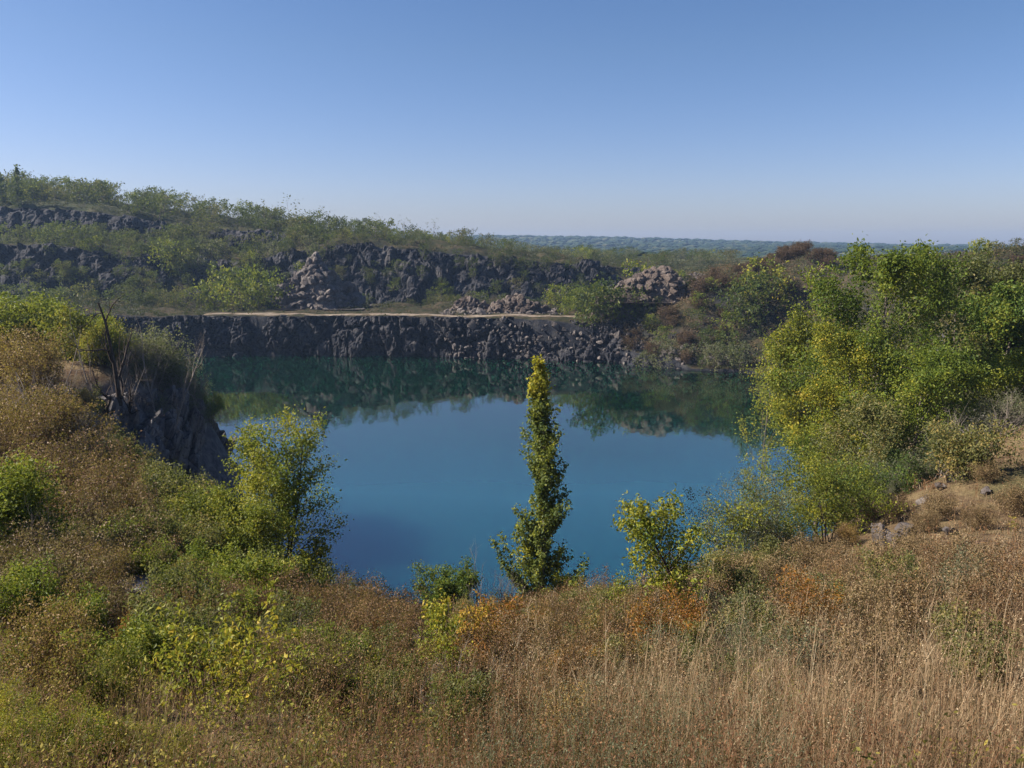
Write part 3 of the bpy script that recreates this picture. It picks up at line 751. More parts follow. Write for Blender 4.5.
# left of the water
hero('broadleaf_tree', 'tall bushy lime-green tree at the near left of the water', 'tree', 284, 23.5, 424, 92,
     bush_spec(24, 15, 8, angle=34, ratio=.42, up=.4), 'leaf_bright', 'darkbark', .095, .13, seed=41, base=.50, amp=.5, clump=.9, stems=5, stem_spread=.12, r0=.05, prune=rag(.78, .55, 12))
hero('broadleaf_tree', 'slim yellow-topped sapling in front of the tall bushy tree', 'tree', 262, 20.5, 505, 60,
     bush_spec(16, 12, 7, angle=34), 'leaf_yellow', 'darkbark', .075, .11, seed=42, base=.2, amp=.5, clump=.6, stems=4, stem_spread=.2, r0=.03, prune=rag(.75, .5, 13))
hero('leafy_bush', 'bright green bush at the foot of the dark rock spur', 'bush', 215, 25, 520, 74,
     bush_spec(16, 11, 7, angle=40), 'leaf_bright', 'darkbark', .085, .13, seed=43, base=.42, amp=.4, clump=.6, stems=7, stem_spread=.4, wood_name='stem', crown_name='foliage', r0=.03)
hero('leafy_bush', 'yellowish bush left of the bright green bush under the rock spur', 'bush', 158, 24, 502, 66,
     bush_spec(12, 11, 7, angle=40), 'leaf_olive', 'darkbark', .08, .13, seed=44, base=.62, amp=.45, clump=.5, stems=7, stem_spread=.4, wood_name='stem', crown_name='foliage', r0=.03)
hero('leafy_bush', 'rust red bush among the left slope shrubs', 'bush', 146, 19.5, 545, 44,
     bush_spec(12, 10, 7, angle=40), 'leaf_orange', 'darkbark', .06, .09, seed=45, base=.25, amp=.4, clump=.5, stems=6, stem_spread=.4, wood_name='stem', crown_name='foliage', r0=.02)
hero('leafy_bush', 'fresh green bush at the left edge above the ravine', 'bush', 14, 16.5, 468, 112,
     bush_spec(20, 12, 7, angle=40), 'leaf_bright', 'darkbark', .075, .12, seed=46, base=.32, amp=.45, clump=.6, stems=8, stem_spread=.45, wood_name='stem', crown_name='foliage', r0=.03, prune=rag(.8, .5, 14))
hero('leafy_bush', 'round deep green bush on the brink left of the poplar', 'bush', 449, 26.5, 566, 52,
     bush_spec(22, 11, 7, angle=42), 'leaf_green', 'darkbark', .085, .10, seed=47, base=.55, amp=.4, clump=.4, stems=7, stem_spread=.4, wood_name='stem', crown_name='foliage', r0=.02)
hero('leafy_bush', 'dark green bush in the lower left hollow beside fallen twigs', 'bush', 52, 9.3, 630, 60,
     bush_spec(17, 11, 7, angle=42), 'leaf_green', 'darkbark', .045, .07, seed=48, base=.6, amp=.4, clump=.3, stems=7, stem_spread=.5, wood_name='stem', crown_name='foliage', r0=.012)
sap = bush_spec(5, 8, 5, angle=36, wob=.2, up=.25, start=.2)
hero('yellow_sapling', 'nearest yellow-leaved sapling with bunched leaves and thin bare stems', 'sapling', 218, 7.0, 600, 150,
     sap, 'leaf_yellow', 'browntwig', .055, .028, seed=49, base=.42, amp=.35, clump=.25, stems=8, stem_spread=.34, r0=.012, droop=.5, wood_name='stem', crown_name='foliage')
hero('yellow_sapling', 'yellow-leaved sapling right of the nearest one, taller and thinner', 'sapling', 300, 7.6, 648, 80,
     sap, 'leaf_yellow', 'browntwig', .045, .03, seed=50, base=.25, amp=.35, clump=.25, stems=5, stem_spread=.25, r0=.010, droop=.5, wood_name='stem', crown_name='foliage')
hero('yellow_sapling', 'upright sapling with yellow-green leaves in front of the round green bush', 'sapling', 437, 10, 604, 44,
     bush_spec(12, 12, 4, angle=26, ratio=.25, wob=.1), 'leaf_yellow', 'browntwig', .055, .045, seed=51, base=.5, amp=.35, clump=.3, stems=2, stem_spread=.08, r0=.012, droop=.5, wood_name='stem', crown_name='foliage')
hero('yellow_sapling', 'orange-gold sapling beside the upright yellow-green one', 'sapling', 470, 11, 608, 34,
     bush_spec(10, 11, 4, angle=26, ratio=.25, wob=.1), 'leaf_orange', 'browntwig', .055, .045, seed=52, base=.72, amp=.3, clump=.3, stems=2, stem_spread=.08, r0=.012, droop=.5, wood_name='stem', crown_name='foliage')
hero('yellow_sapling', 'rust orange sapling under the poplar', 'sapling', 497, 12, 602, 40,
     bush_spec(11, 11, 4, angle=30, ratio=.28, wob=.1), 'leaf_orange', 'browntwig', .055, .05, seed=53, base=.3, amp=.3, clump=.3, stems=3, stem_spread=.1, r0=.012, droop=.5, wood_name='stem', crown_name='foliage')
hero('leafy_bush', 'low yellow-green bush at the foot of the poplar', 'bush', 566, 27.5, 574, 34,
     bush_spec(14, 9, 6, angle=42), 'leaf_yellow', 'darkbark', .08, .10, seed=54, base=.4, amp=.3, clump=.4, stems=6, stem_spread=.4, r0=.02, wood_name='stem', crown_name='foliage')

# dead tree and bare shrubs on the left spur
bare = [dict(n=10, wob=.28, up=.0, kids=8, angle=48, spread=16, ratio=.5, rr=.6, **{'from': .28}, sides=6, tip=.2),
        dict(n=7, wob=.5, up=.1, kids=7, angle=48, spread=16, ratio=.5, rr=.55, **{'from': .15}, sides=4, tip=.25),
        dict(n=4, wob=.5, up=.1, kids=5, angle=40, spread=14, ratio=.5, rr=.6, **{'from': .15}, sides=3, tip=.3),
        dict(n=3, wob=.4, sides=3, tip=.4)]
hero('bare_tree', 'leafless dark tree leaning left on top of the rock spur', 'tree', 147, 59, 288, 95, bare, 'leaf_grey', 'darkbark', .1, seed=61, lean=(-.34, 0), r0=.30)
hero('bare_tree', 'leafless pale tree right behind the dark leaning one', 'tree', 166, 62, 306, 84, bare, 'leaf_grey', 'twig', .1, seed=62, stems=2, stem_spread=.6, r0=.13)
hero('bare_tree', 'leafless pale tree left of the dark leaning one, fine twigs', 'tree', 112, 58, 300, 76, bare, 'leaf_grey', 'twig', .1, seed=63, stems=2, stem_spread=.6, r0=.12)
hero('bare_shrub', 'leafless fan of thin dark stems at the foot of the leaning tree', 'shrub', 712, 14, 560, 60, bush_spec(0, 8, 4, angle=24, wob=.2), 'leaf_grey', 'darkbark', .05, seed=64, stems=8, stem_spread=.3, r0=.022, wood_name='stem')
hero('leafy_bush', 'loose lime bush low between the leaning tree and the thin grey-green shrub', 'bush', 672, 19, 566, 50, bush_spec(7, 10, 6, angle=38), 'leaf_bright', 'darkbark', .06, .09, seed=65, base=.5, amp=.4, clump=.5, stems=6, stem_spread=.4, wood_name='stem', crown_name='foliage', r0=.02)
hero('leafy_bush', 'yellow-green bush spreading left of the golden-green bush', 'bush', 778, 28, 496, 66, bush_spec(12, 11, 7, angle=38), 'leaf_yellow', 'darkbark', .075, .11, seed=66, base=.3, amp=.4, clump=.6, stems=7, stem_spread=.45, wood_name='stem', crown_name='foliage', r0=.025)
# ------------------------------------------------------------------ scattered plants: prototypes, then copies in loops
PROTO = {}
def proto(key, kind, variants):
    PROTO[key] = dict(kind=kind, fns=variants, made={})
def spawn(key, p, label, cat, group, sc=1., rz=None, var=None, tilt=.06, zs=1.):
    d = PROTO[key]; v = random.randrange(len(d['fns'])) if var is None else var
    if v not in d['made']:
        o = d['made'][v] = d['fns'][v]()
    else:
        o = dup_plant(d['made'][v])
    put(o, p, random.uniform(0, 6.28) if rz is None else rz, (sc, sc, sc*zs), (random.uniform(-tilt, tilt), random.uniform(-tilt, tilt)))
    return tag(o, label, cat, group)
def P_(kind, seed, spec, H, W, leafm, woodm, leaf, jit, **k):
    return lambda: make_plant(kind, seed, spec, H, W, M[leafm], M[woodm], leaf, jit, **k)
st = dict(wood_name='stem', crown_name='foliage')
# unit-ish shrubs 1 m tall
proto('twiggy', 'twiggy_shrub', [P_('twiggy_shrub', 70+k, bush_spec(4, 10, 6, angle=34, wob=.3), 1., 1.05, 'leaf_brown', 'browntwig', .034, .04, stems=9, stem_spread=.35, r0=.010, base=.45, **st) for k in range(3)])
proto('tan', 'dry_shrub', [P_('dry_shrub', 80+k, bush_spec(7, 10, 6, angle=36), 1., 1.1, 'leaf_tan', 'browntwig', .04, .05, stems=8, stem_spread=.4, r0=.009, base=.5, **st) for k in range(3)])
proto('grey', 'grey_shrub', [P_('grey_shrub', 90+k, bush_spec(3, 11, 7, angle=32, wob=.3), 1., .9, 'leaf_grey', 'twig', .04, .05, stems=9, stem_spread=.3, r0=.009, base=.4, **st) for k in range(3)])
proto('olive', 'olive_shrub', [P_('olive_shrub', 100+k, bush_spec(14, 10, 6, angle=38), 1., 1.15, 'leaf_olive', 'darkbark', .05, .06, stems=7, stem_spread=.4, r0=.012, base=.5, **st) for k in range(3)])
proto('green', 'green_shrub', [P_('green_shrub', 110+k, bush_spec(15, 10, 6, angle=38), 1., 1.1, 'leaf_bright', 'darkbark', .05, .06, stems=7, stem_spread=.4, r0=.012, base=.55, **st) for k in range(2)])
proto('yellow', 'yellow_shrub', [P_('yellow_shrub', 120+k, bush_spec(12, 10, 6, angle=36), 1., 1.0, 'leaf_yellow', 'darkbark', .05, .06, stems=7, stem_spread=.35, r0=.012, base=.35, **st) for k in range(2)])
proto('golden', 'golden_shrub', [P_('golden_shrub', 150+k, bush_spec(12, 10, 6, angle=38), 1., 1.3, 'leaf_yellow', 'browntwig', .04, .06, stems=8, stem_spread=.5, r0=.010, base=.35, amp=.5, **st) for k in range(2)])
proto('rust', 'rusty_shrub', [P_('rusty_shrub', 160+k, bush_spec(9, 10, 6, angle=34), 1., 1.0, 'leaf_orange', 'browntwig', .04, .05, stems=8, stem_spread=.35, r0=.010, base=.3, amp=.4, **st) for k in range(2)])
proto('orange', 'ochre_shrub', [P_('ochre_shrub', 130+k, bush_spec(7, 10, 6, angle=34, wob=.3), 1., 1.0, 'leaf_ochre', 'browntwig', .036, .045, stems=8, stem_spread=.35, r0=.012, base=.5, amp=.4, **st) for k in range(2)])
proto('bare', 'bare_shrub', [P_('bare_shrub', 140+k, bush_spec(0, 8, 5, angle=46, wob=.5), 1., .95, 'leaf_grey', 'twig', .04, .05, stems=6, stem_spread=.3, r0=.011, **st) for k in range(3)])
random.seed(12)
def ground_pt(px, Y):
    return place(px, Y)[0]
def grp(key, cells, label, cat, group, hm, spread_px=14, sp_Y=.06, n=1, zs=1.):
    """cells: (px, Y, height_px)"""
    for px, Y, hp in cells:
        for k in range(n):
            a = px+random.uniform(-spread_px, spread_px); b = Y*(1+random.uniform(-sp_Y, sp_Y))
            p = ground_pt(a, b); d = b*CP+(EYE-p[2])*SP
            spawn(key, p, label, cat, group, hp*d/F*random.uniform(.8, 1.2), zs=zs)

# left spur and left slope
grp('green', [(84,66,48),(14,68,56),(36,70,54)], 'yellow-green bush on the flat top of the left spur', 'bush', 'yellow bushes on the left spur', 0)
grp('green', [(18,70,36),(40,70,30),(120,66,30),(2,72,34)], 'soft green bush along the back of the left spur', 'bush', 'green bushes on the left spur', 0)
grp('bare', [(128,61,50),(150,61,56),(168,64,54),(184,66,48),(196,69,42),(205,71,34),(176,66,40),(118,58,36),(212,72.5,30),(140,60,30),(155,60,32),(165,62,34),(60,36,84),(30,34,90),(90,34,70)], 'pale leafless shrub round the dead tree on the spur', 'shrub', 'leafless shrubs on the spur', 0, 8, .03, 2)
grp('yellow', [(96,64,46),(74,66,50),(104,65,40),(58,66,50),(25,64,54)], 'lime yellow bush beside the leafless tree on the spur', 'bush', 'lime bushes on the spur', 0)
grp('bare', [(150,66,44),(160,68,44),(172,69,40),(184,70,36),(196,72,32)], 'pale fine-twigged shrub behind the leafless trees on the spur', 'shrub', 'fine-twigged shrubs behind the leafless trees', 0, 5, .01, 2)
grp('grey', [(172,61,22),(160,64,24),(186,67,28),(200,70,24),(214,73,20)], 'thin grey-green shrub on the rim of the rock spur', 'shrub', 'grey shrubs on the spur rim', 0, 8, .03, 2)
grp('grey', [(140,68,54),(152,69,56),(166,70,52),(180,71,46),(194,72,38),(146,66,44),(174,69,42)], 'airy grey-green shrub standing behind the dead tree', 'shrub', 'airy shrubs behind the dead tree', 0, 5, .01, 2)
grp('green', [(207,71,26),(222,73.5,22)], 'small bright bush clinging to the edge of the rock spur', 'bush', 'bushes on the spur edge', 0, 4, .02)
grp('orange', [(15,50,62),(36,48,56),(60,46,40),(80,50,26),(30,40,66),(60,38,56),(8,36,80),(92,43,28),(50,33,70),(22,30,84),(80,36,58)], 'ochre half-bare shrub on the upper left slope', 'shrub', 'ochre shrubs on the left slope', 0, 12, .06, 2)
grp('twiggy', [(10,29,70),(45,28,74),(78,30,66),(100,33,60),(110,28,56),(60,25,78),(28,24,80),(95,23,74),(120,22,60),(70,20,76),(130,26,50)], 'dark brown twiggy shrub on the left slope', 'shrub', 'twiggy shrubs on the left slope', 0, 14, .06, 2)
grp('olive', [(112,36,46),(70,52,36),(100,56,34),(128,40,50),(140,33,48),(124,29,50),(150,30,44),(176,27,52),(134,46,36),(170,29,44)], 'olive shrub below the rock spur', 'shrub', 'olive shrubs below the rock spur', 0, 10, .05, 2)
grp('yellow', [(240,24.5,56),(236,21,46),(196,22,54),(312,22.5,60),(300,21,58)], 'yellowing bush round the tall bushy tree', 'bush', 'yellowing bushes by the tall bushy tree', 0, 8, .04)
grp('olive', [(205,20,54),(250,19,52),(290,19.5,52),(180,19.5,48),(318,21,44)], 'olive bush below the tall bushy tree', 'bush', 'olive bushes below the tall tree', 0, 10, .04)
grp('grey', [(325,21.5,62),(340,22,50),(352,22,44),(331,20,56)], 'pale thin-stemmed shrub at the brink right of the tall bushy tree', 'shrub', 'pale shrubs at the left brink', 0, 6, .02)
grp('tan', [(20,14.5,60),(55,15,60),(90,15.5,58),(120,16,60),(75,13,56),(36,12.5,60),(105,12,56),(10,11,64)], 'grey-brown dry shrub round the left ravine', 'shrub', 'dry shrubs round the left ravine', 0, 14, .06, 2)
grp('bare', [(40,16,80),(70,17,90),(90,19,80),(105,14.5,70),(60,12.5,64),(95,11,60)], 'leafless twig shrub above the left ravine', 'shrub', 'leafless shrubs above the left ravine', 0, 12, .05, 1)
# brink of the near bank
grp('twiggy', [(340,20,40),(368,21,42),(395,22,40),(420,22,38),(372,18.5,44),(400,18,42),(350,17.5,46),(330,18,46)], 'brown twiggy shrub along the brink left of the poplar', 'shrub', 'twiggy shrubs along the left brink', 0, 10, .04, 2)
grp('bare', [(470,25.5,60),(482,26,66),(500,26.5,58),(512,26,46),(596,25,36),(588,25,40),(676,23,60),(690,24,58),(716,25,56),(460,25,44)], 'pale leafless shrub standing against the water at the brink', 'shrub', 'leafless shrubs along the brink', 0, 5, .03, 1)
grp('twiggy', [(520,24.5,28),(545,24.5,30),(575,25,26),(600,24,24),(560,22,34),(585,21,34),(612,21,40),(636,20,44),(530,21,34),(655,20,42)], 'dark twiggy shrub in front of the poplar', 'shrub', 'twiggy shrubs before the poplar', 0, 8, .04, 2)
grp('olive', [(600,19.5,40),(628,19,44),(580,19,34),(720,21,54),(752,23,46),(700,19,48),(770,25,40)], 'olive shrub among the stems near the leaning tree', 'shrub', 'olive shrubs near the leaning tree', 0, 8, .04, 2)
grp('tan', [(690,21,46),(735,22,44),(765,23.5,40),(790,25.5,40),(780,22,34),(805,24,30),(712,17,46),(668,17,48)], 'straw brown shrub along the brink between the leaning tree and the golden bush', 'shrub', 'straw brown shrubs along the right brink', 0, 8, .04, 2)
grp('orange', [(800,25,30),(815,26.5,28),(790,24,30),(845,27,26)], 'rusty dry shrub at the foot of the golden bush', 'shrub', 'rusty shrubs by the golden bush', 0, 6, .03, 2)
# right bank
grp('bare', [(940,38,50),(956,38,54),(970,40,46),(948,36,44),(1000,38,46)], 'leafless grey shrub at the top of the dry right bank', 'shrub', 'leafless shrubs on the right bank', 0, 6, .03, 2)
grp('olive', [(962,31.5,52)], 'single rounded brush-like shrub on the dry right bank', 'shrub', None, 0, 0, 0)
grp('grey', [(880,35,40),(925,36,40),(890,33,30),(985,39,36),(1012,40,34)], 'grey-green shrub on the brow of the right bank', 'shrub', 'grey shrubs on the right brow', 0, 8, .03, 2)
grp('tan', [(900,30,24),(940,28,26),(985,31,26),(1010,27,30),(860,30,24),(925,25,24),(975,24,28)], 'low straw-coloured shrub on the bare right bank', 'shrub', 'low shrubs on the right bank', 0, 12, .05, 2)
# near slope, leafy patches
grp('golden', [(20,5.7,44),(60,5.6,40),(110,5.7,38),(150,5.8,34),(35,6.1,44),(90,6.0,40),(5,5.9,50),(130,5.4,44),(180,5.6,30),(70,5.3,50),(25,5.2,56)], 'low golden-olive shrub in the bottom left corner', 'shrub', 'golden-olive shrubs in the lower left corner', 0, 14, .05, 1)
grp('yellow', [(255,8.6,50),(195,9,46),(330,7.5,54)], 'small yellow-leaved shrub round the nearest sapling', 'shrub', 'yellow shrubs round the nearest sapling', 0, 12, .05, 1)
grp('olive', [(300,9.5,48),(345,9,50),(375,8,50),(395,10,44),(325,11,44),(270,11,48),(415,8.5,44),(740,10.5,52),(770,10,50),(715,9,52),(760,12.5,48),(690,10.5,46)], 'olive green shrub amid the dry weeds of the near slope', 'shrub', 'olive shrubs on the near slope', 0, 14, .07, 1)
grp('twiggy', [(380,12,56),(350,13.5,54),(410,13.5,50),(450,14,46),(520,14,46),(480,10,56),(540,16,42),(500,9,56),(445,8.5,50),(560,12,46),(250,13,60),(290,14,56),(220,12,56),(530,11,44),(515,17.5,40)], 'reddish brown twiggy shrub on the near slope below the poplar', 'shrub', 'twiggy shrubs on the near slope', 0, 16, .07, 2)
grp('tan', [(600,12,50),(640,13,48),(580,9,56),(665,9,54),(830,15,48),(870,14,50),(900,17,46),(820,19,38),(950,16,50),(990,13,54),(860,20,36),(905,22,32)], 'straw-coloured shrub on the near right slope', 'shrub', 'straw shrubs on the near right slope', 0, 18, .08, 2)

grp('rust', [(488,11,56),(515,12.2,48),(478,9.6,52),(590,15,34),(700,17.5,30),(385,12,40),(535,10,44),(140,10.5,44),(560,9,44)], 'rusty orange shrub among the weeds below the poplar', 'shrub', 'rusty shrubs on the near slope', 0, 8, .04, 1)
grp('yellow', [(165,9,64),(128,8.2,54),(345,9,60),(400,9.6,54),(425,8.6,60),(360,7.4,50),(300,10.5,54),(95,7.6,50),(445,12.5,40)], 'light yellow-green shrub scattered through the weeds left of the poplar', 'shrub', 'yellow-green shrubs in the weeds', 0, 10, .05, 1)
grp('green', [(110,19,50),(60,18,46),(200,14,50),(250,16,54),(185,17,56),(232,12.5,44)], 'fresh green shrub on the left part of the near slope', 'shrub', 'fresh green shrubs on the near slope', 0, 10, .05, 1)
cells = [(random.uniform(180, 640), random.uniform(6.5, 19), 0) for _ in range(120)]
for px, Y, _ in cells:
    key = random.choices(['twiggy', 'orange', 'tan', 'bare', 'olive'], [5, 2.5, 2, 1.5, 1.2])[0]
    nm = {'twiggy': 'reddish twiggy', 'orange': 'ochre', 'tan': 'pale brown', 'bare': 'leafless', 'olive': 'dull green'}[key]
    p = ground_pt(px, Y); side = 'left' if px < 400 else 'middle'
    spawn(key, p, f'{nm} knee-high bush among the weeds in the {side} of the near slope', 'bush', f'{nm} knee-high bushes, {side} of the near slope', random.uniform(.3, .55)+.022*Y, zs=random.uniform(.9, 1.4))
cells = [(random.uniform(-10, 185), random.uniform(7, 24)) for _ in range(46)]
for px, Y in cells:
    key = random.choices(['twiggy', 'orange', 'tan', 'bare', 'olive', 'green'], [4, 3, 2, 3, 2, .7])[0]
    nm = {'twiggy': 'reddish twiggy', 'orange': 'ochre', 'tan': 'pale brown', 'bare': 'leafless', 'olive': 'dull green', 'green': 'fresh green'}[key]
    p = ground_pt(px, Y)
    spawn(key, p, f'{nm} bush in the thicket round the left ravine', 'bush', f'{nm} bushes round the left ravine', random.uniform(.4, .75)+.028*Y, zs=random.uniform(.9, 1.4))
cells = [(random.uniform(560, 1010), random.uniform(8, 17)) for _ in range(46)]
for px, Y in cells:
    key = random.choices(['twiggy', 'rust', 'grey', 'olive', 'bare', 'tan'], [5, 1.6, 2.5, 2.5, 2, 2])[0]
    nm = {'twiggy': 'reddish twiggy', 'rust': 'rusty orange', 'tan': 'pale brown', 'bare': 'leafless', 'olive': 'dull green', 'grey': 'grey-green'}[key]
    p = ground_pt(px, Y); side = 'before the leaning tree' if px < 780 else 'on the right side'
    spawn(key, p, f'{nm} bush standing in the straw grass {side}', 'bush', f'{nm} bushes in the straw, {side}', random.uniform(.4, .7)+.026*Y, zs=random.uniform(.9, 1.3))
# boulders in the near scene
for px, Y, s in [(40,9.2,.12),(152,15.5,.5),(142,14.6,.4),(160,14.8,.3),(135,16,.45),(150,12,.3),(165,11.6,.25),(140,12.4,.25)]:
    p = ground_pt(px, Y); boulder((p[0], p[1], p[2]+.1), s, 'dark stone lying in the left ravine', 'dark stones in the left ravine', True)
for px, Y, s in [(690,19,.45),(672,22.5,.55),(682,16.5,.35),(648,21.5,.4)]:
    p = ground_pt(px, Y); boulder(p, s, 'weathered stone half hidden near the leaning tree', 'stones near the leaning tree')
for px, Y, s in [(885,25,.42),(905,25.4,.4),(897,24.5,.3),(940,31,.25),(952,32,.3),(925,30,.2),(880,28,.24),(950,24,.22),(985,29,.25)]:
    p = ground_pt(px, Y); boulder(p, s, 'pale lichened stone in the dry grass of the right bank', 'stones on the right bank')
# ------------------------------------------------------------------ far bank, mound and hills
far = dict(lv=2)
def fspec(leafn=10, limbs=14, sub=6, **k): return tree_spec(leafn, limbs, sub, lv=2, **k)
KINDS = [('dark', 'hill_dark', .45), ('green', 'hill_green', .5), ('olive', 'hill_olive', .55), ('bright', 'leaf_bright', .5), ('pale', 'leaf_grey', .4), ('yellow', 'leaf_yellow', .3)]
for nm, lmat, b in KINDS:
    for pre, kn in (('far_', 'hillside_tree'), ('bush_', 'hillside_bush'), ('wood_', 'woodland_tree')):
      proto(pre+nm, kn, [P_(kn, 200+k*7+hash_ , fspec(15, 16, 7, start=.08 if pre != 'bush_' else .02, angle=60), 1., w_, lmat, 'bark', .085, .05, base=b, amp=.5, clump=.22, r0=.018, prune=rag(.86, .16, k+2))
                                       for k, (w_, hash_) in enumerate(((1., len(nm)), (1.35, 3*len(nm))))])
proto('far_brown', 'hillside_shrub', [P_('hillside_shrub', 260+k, bush_spec(5, 9, 5, angle=38), 1., 1.3, 'hill_brown', 'browntwig', .075, .07, stems=7, stem_spread=.4, r0=.012, base=.35, **st) for k in range(2)])
proto('far_thin', 'hillside_tree', [P_('hillside_tree', 270+k, fspec(5, 13, 5, start=.15, angle=45), 1., .6, 'leaf_grey', 'twig', .06, .05, base=.35, r0=.012) for k in range(2)])
proto('far_poplar', 'poplar_tree', [P_('poplar_tree', 280, fspec(9, 22, 6, start=.08, angle=24, ratio=.3), 1., .24, 'leaf_dark', 'bark', .07, .03, base=.6, r0=.014)])
random.seed(33)
def far_grp(key, cells, label, cat, group, jx=6, jY=.012, n=1, zs=1.):
    for px, Y, hp in cells:
        for k in range(n):
            a = px+random.uniform(-jx, jx); b = Y*(1+random.uniform(-jY, jY)); p = ground_pt(a, b)
            d = b*CP+(EYE-p[2])*SP
            spawn(key, (p[0], p[1], p[2]-.2), label, cat, group, hp*d/F*random.uniform(.8, 1.2), zs=zs)
# bright bushes on the bench
far_grp('bush_bright', [(228,206,34),(240,205,38),(252,204,36),(264,203,32),(246,202,28),(270,202,26),(214,206,26),(258,201,24)], 'sunlit bright green bush on the bench beside the rock heap', 'bush', 'bright bushes on the bench', 3, .01)
far_grp('far_bright', [(560,199,22),(570,197,26),(580,198,23),(553,200,18),(590,194,24),(565,193,18)], 'sunlit light green tree at the right end of the bench', 'tree', 'light green trees at the end of the bench', 3, .01)
far_grp('far_green', [(596,180,34),(604,178,34),(612,181,28),(588,182,24),(622,184,26)], 'green tree growing down the rubble bank', 'tree', 'green trees on the rubble bank', 3, .01)
far_grp('far_bright', [(600,172.5,34),(578,174.5,22),(612,171,26)], 'small light green tree on the rubble just above the water', 'tree', 'small trees on the rubble edge', 1, .0)
far_grp('far_bright', [(641,195,30),(682,186,22),(700,176,18),(662,171,18),(726,170,20),(650,176,18),(712,180,16)], 'light green tree beside the rubble heap', 'tree', 'light green trees beside the rubble heap', 1, .0)
far_grp('far_green', [(742,174,36),(756,174,38),(768,172,34),(750,170,26),(733,174,28)], 'dark leafy tree on the brown slope under the mound', 'tree', 'leafy trees on the brown slope', 3, .01)
far_grp('far_yellow', [(760,178,38),(771,176,32)], 'yellow-leaved tree on the slope under the mound', 'tree', 'yellow trees under the mound', 2, .01)
far_grp('bush_green', [(697,172,18),(706,168,15),(714,166,20),(724,163,18),(736,160,18),(700,162,12),(732,165,20)], 'green bush low on the brown slope', 'bush', 'green bushes low on the brown slope', 3, .01)
far_grp('bush_pale', [(640,167,20),(655,166,22),(668,165,20),(625,169,20),(648,168,24),(715,161,24),(728,160,24),(690,163,18),(742,159,26),(705,162,18),(520,175.5,14),(508,176.5,14),(540,174.5,12)], 'pale bush at the foot of the far shore', 'bush', 'pale bushes along the far shore', 4, .005)
far_grp('bush_dark', [(690,184,16),(684,189,14),(660,183,14),(645,180,18),(655,176,16)], 'dark small bush on the rubble slope', 'bush', 'dark bushes on the rubble slope', 4, .01)
far_grp('far_brown', [(670,178,12),(690,176,12),(705,180,14),(720,184,12),(735,182,12),(680,170,14),(660,170,12),(715,172,12),(750,182,14),(770,184,14),(785,180,14),(695,166,12),(640,174,12)], 'brown dry shrub on the brown slope', 'shrub', 'dry shrubs on the brown slope', 10, .02, 2)
far_grp('far_brown', [(745,196,9),(760,199,9),(775,201,9),(790,202,9),(805,202,9),(820,201,9),(835,199,9),(780,196,9),(800,197,9),(815,197,9),(765,195,9),(830,195,9),(750,192,9)], 'dark reddish shrub covering the round mound', 'shrub', 'dark shrubs covering the mound', 8, .012, 4)
far_grp('far_thin', [(806,186,28),(803,187,24)], 'pale bare trunk standing under the mound', 'tree', 'bare trunks under the mound', 1, .0)
# right skyline behind the big trees
far_grp('wood_dark', [(925,150,17),(935,148,16),(945,150,15),(955,152,15),(968,155,14),(980,155,11),(912,150,12),(990,158,8)], 'dark tree on the right skyline behind the tall crowns', 'tree', 'dark trees on the right skyline', 5, .02)
far_grp('wood_olive', [(860,110,40),(900,120,34),(935,110,38),(970,115,30),(1000,108,38),(1020,118,28),(880,90,50),(925,88,48),(965,90,44),(1005,86,50),(1030,80,50)], 'olive tree in the thick wood behind the right bank', 'tree', 'olive trees behind the right bank', 10, .05, 3)
far_grp('wood_green', [(820,100,50),(845,80,60),(870,70,60),(950,75,55),(990,72,55),(915,68,60),(795,98,50),(780,112,44),(790,130,50),(810,140,50),(775,140,36)], 'green tree in the thick wood behind the right bank', 'tree', 'green trees behind the right bank', 8, .04, 2)
far_grp('far_brown', [(1000,150,10),(1015,152,10),(1025,150,10),(1010,140,10),(1018,145,12)], 'brown shrub on the bare right-hand skyline', 'shrub', 'brown shrubs on the right skyline', 8, .02, 2)

for k in range(60):
    px = random.uniform(850, 1045); Y = random.uniform(95, 165)
    key = random.choice(['wood_dark', 'wood_green', 'wood_olive', 'wood_olive', 'wood_bright']); nm = key[5:]; p = ground_pt(px, Y)
    spawn(key, (p[0], p[1], p[2]-.3), f'{nm} tree in the far part of the wood on the right', 'tree', f'{nm} trees in the far right wood', random.uniform(2.5, 5))
# crest of the left hill: px along the crest, ground rows behind the topmost face
def crest_Y(px): return np.interp(px, [0, 60, 130, 250, 330, 410, 480, 560, 640], [271, 273, 275, 274, 277, 270, 268, 270, 285])
def face_Y(px): return np.interp(px, [150, 250, 330, 410, 480, 560, 640], [248, 250, 252, 253, 255, 259, 270])
for k in range(170):
    px = random.uniform(-15, 480); Y = crest_Y(px)+random.uniform(0, 48)
    key = random.choices(['far_dark', 'far_green', 'far_olive', 'far_pale', 'far_bright', 'far_yellow', 'far_thin'], [6, 7, 4, 1, 1.4, .5, 1.4])[0]
    p = ground_pt(px, Y); nm = key[4:].replace('thin', 'thin pale').replace('pale pale', 'pale')
    third = 'left end' if px < 150 else 'middle' if px < 330 else 'right end'
    spawn(key, (p[0], p[1], p[2]-.3), f'{nm} tree on the {third} of the far wooded crest', 'tree', f'{nm} trees on the {third} of the crest', random.uniform(4, 9.)*np.interp(px, [0, 150, 300, 480], [1.0, .95, .9, .62]))
far_grp('far_poplar', [(17,274,46),(4,275,36)], 'dark narrow poplar rising above the far left crest', 'tree', 'narrow poplars on the left crest', 0, 0)
far_grp('far_thin', [(160,276,36),(268,276,30),(294,277,36),(312,277,28),(330,279,30),(375,275,28),(402,272,26),(434,272,24)], 'thin tree sticking up from the far crest', 'tree', 'thin trees above the crest', 2, .005)
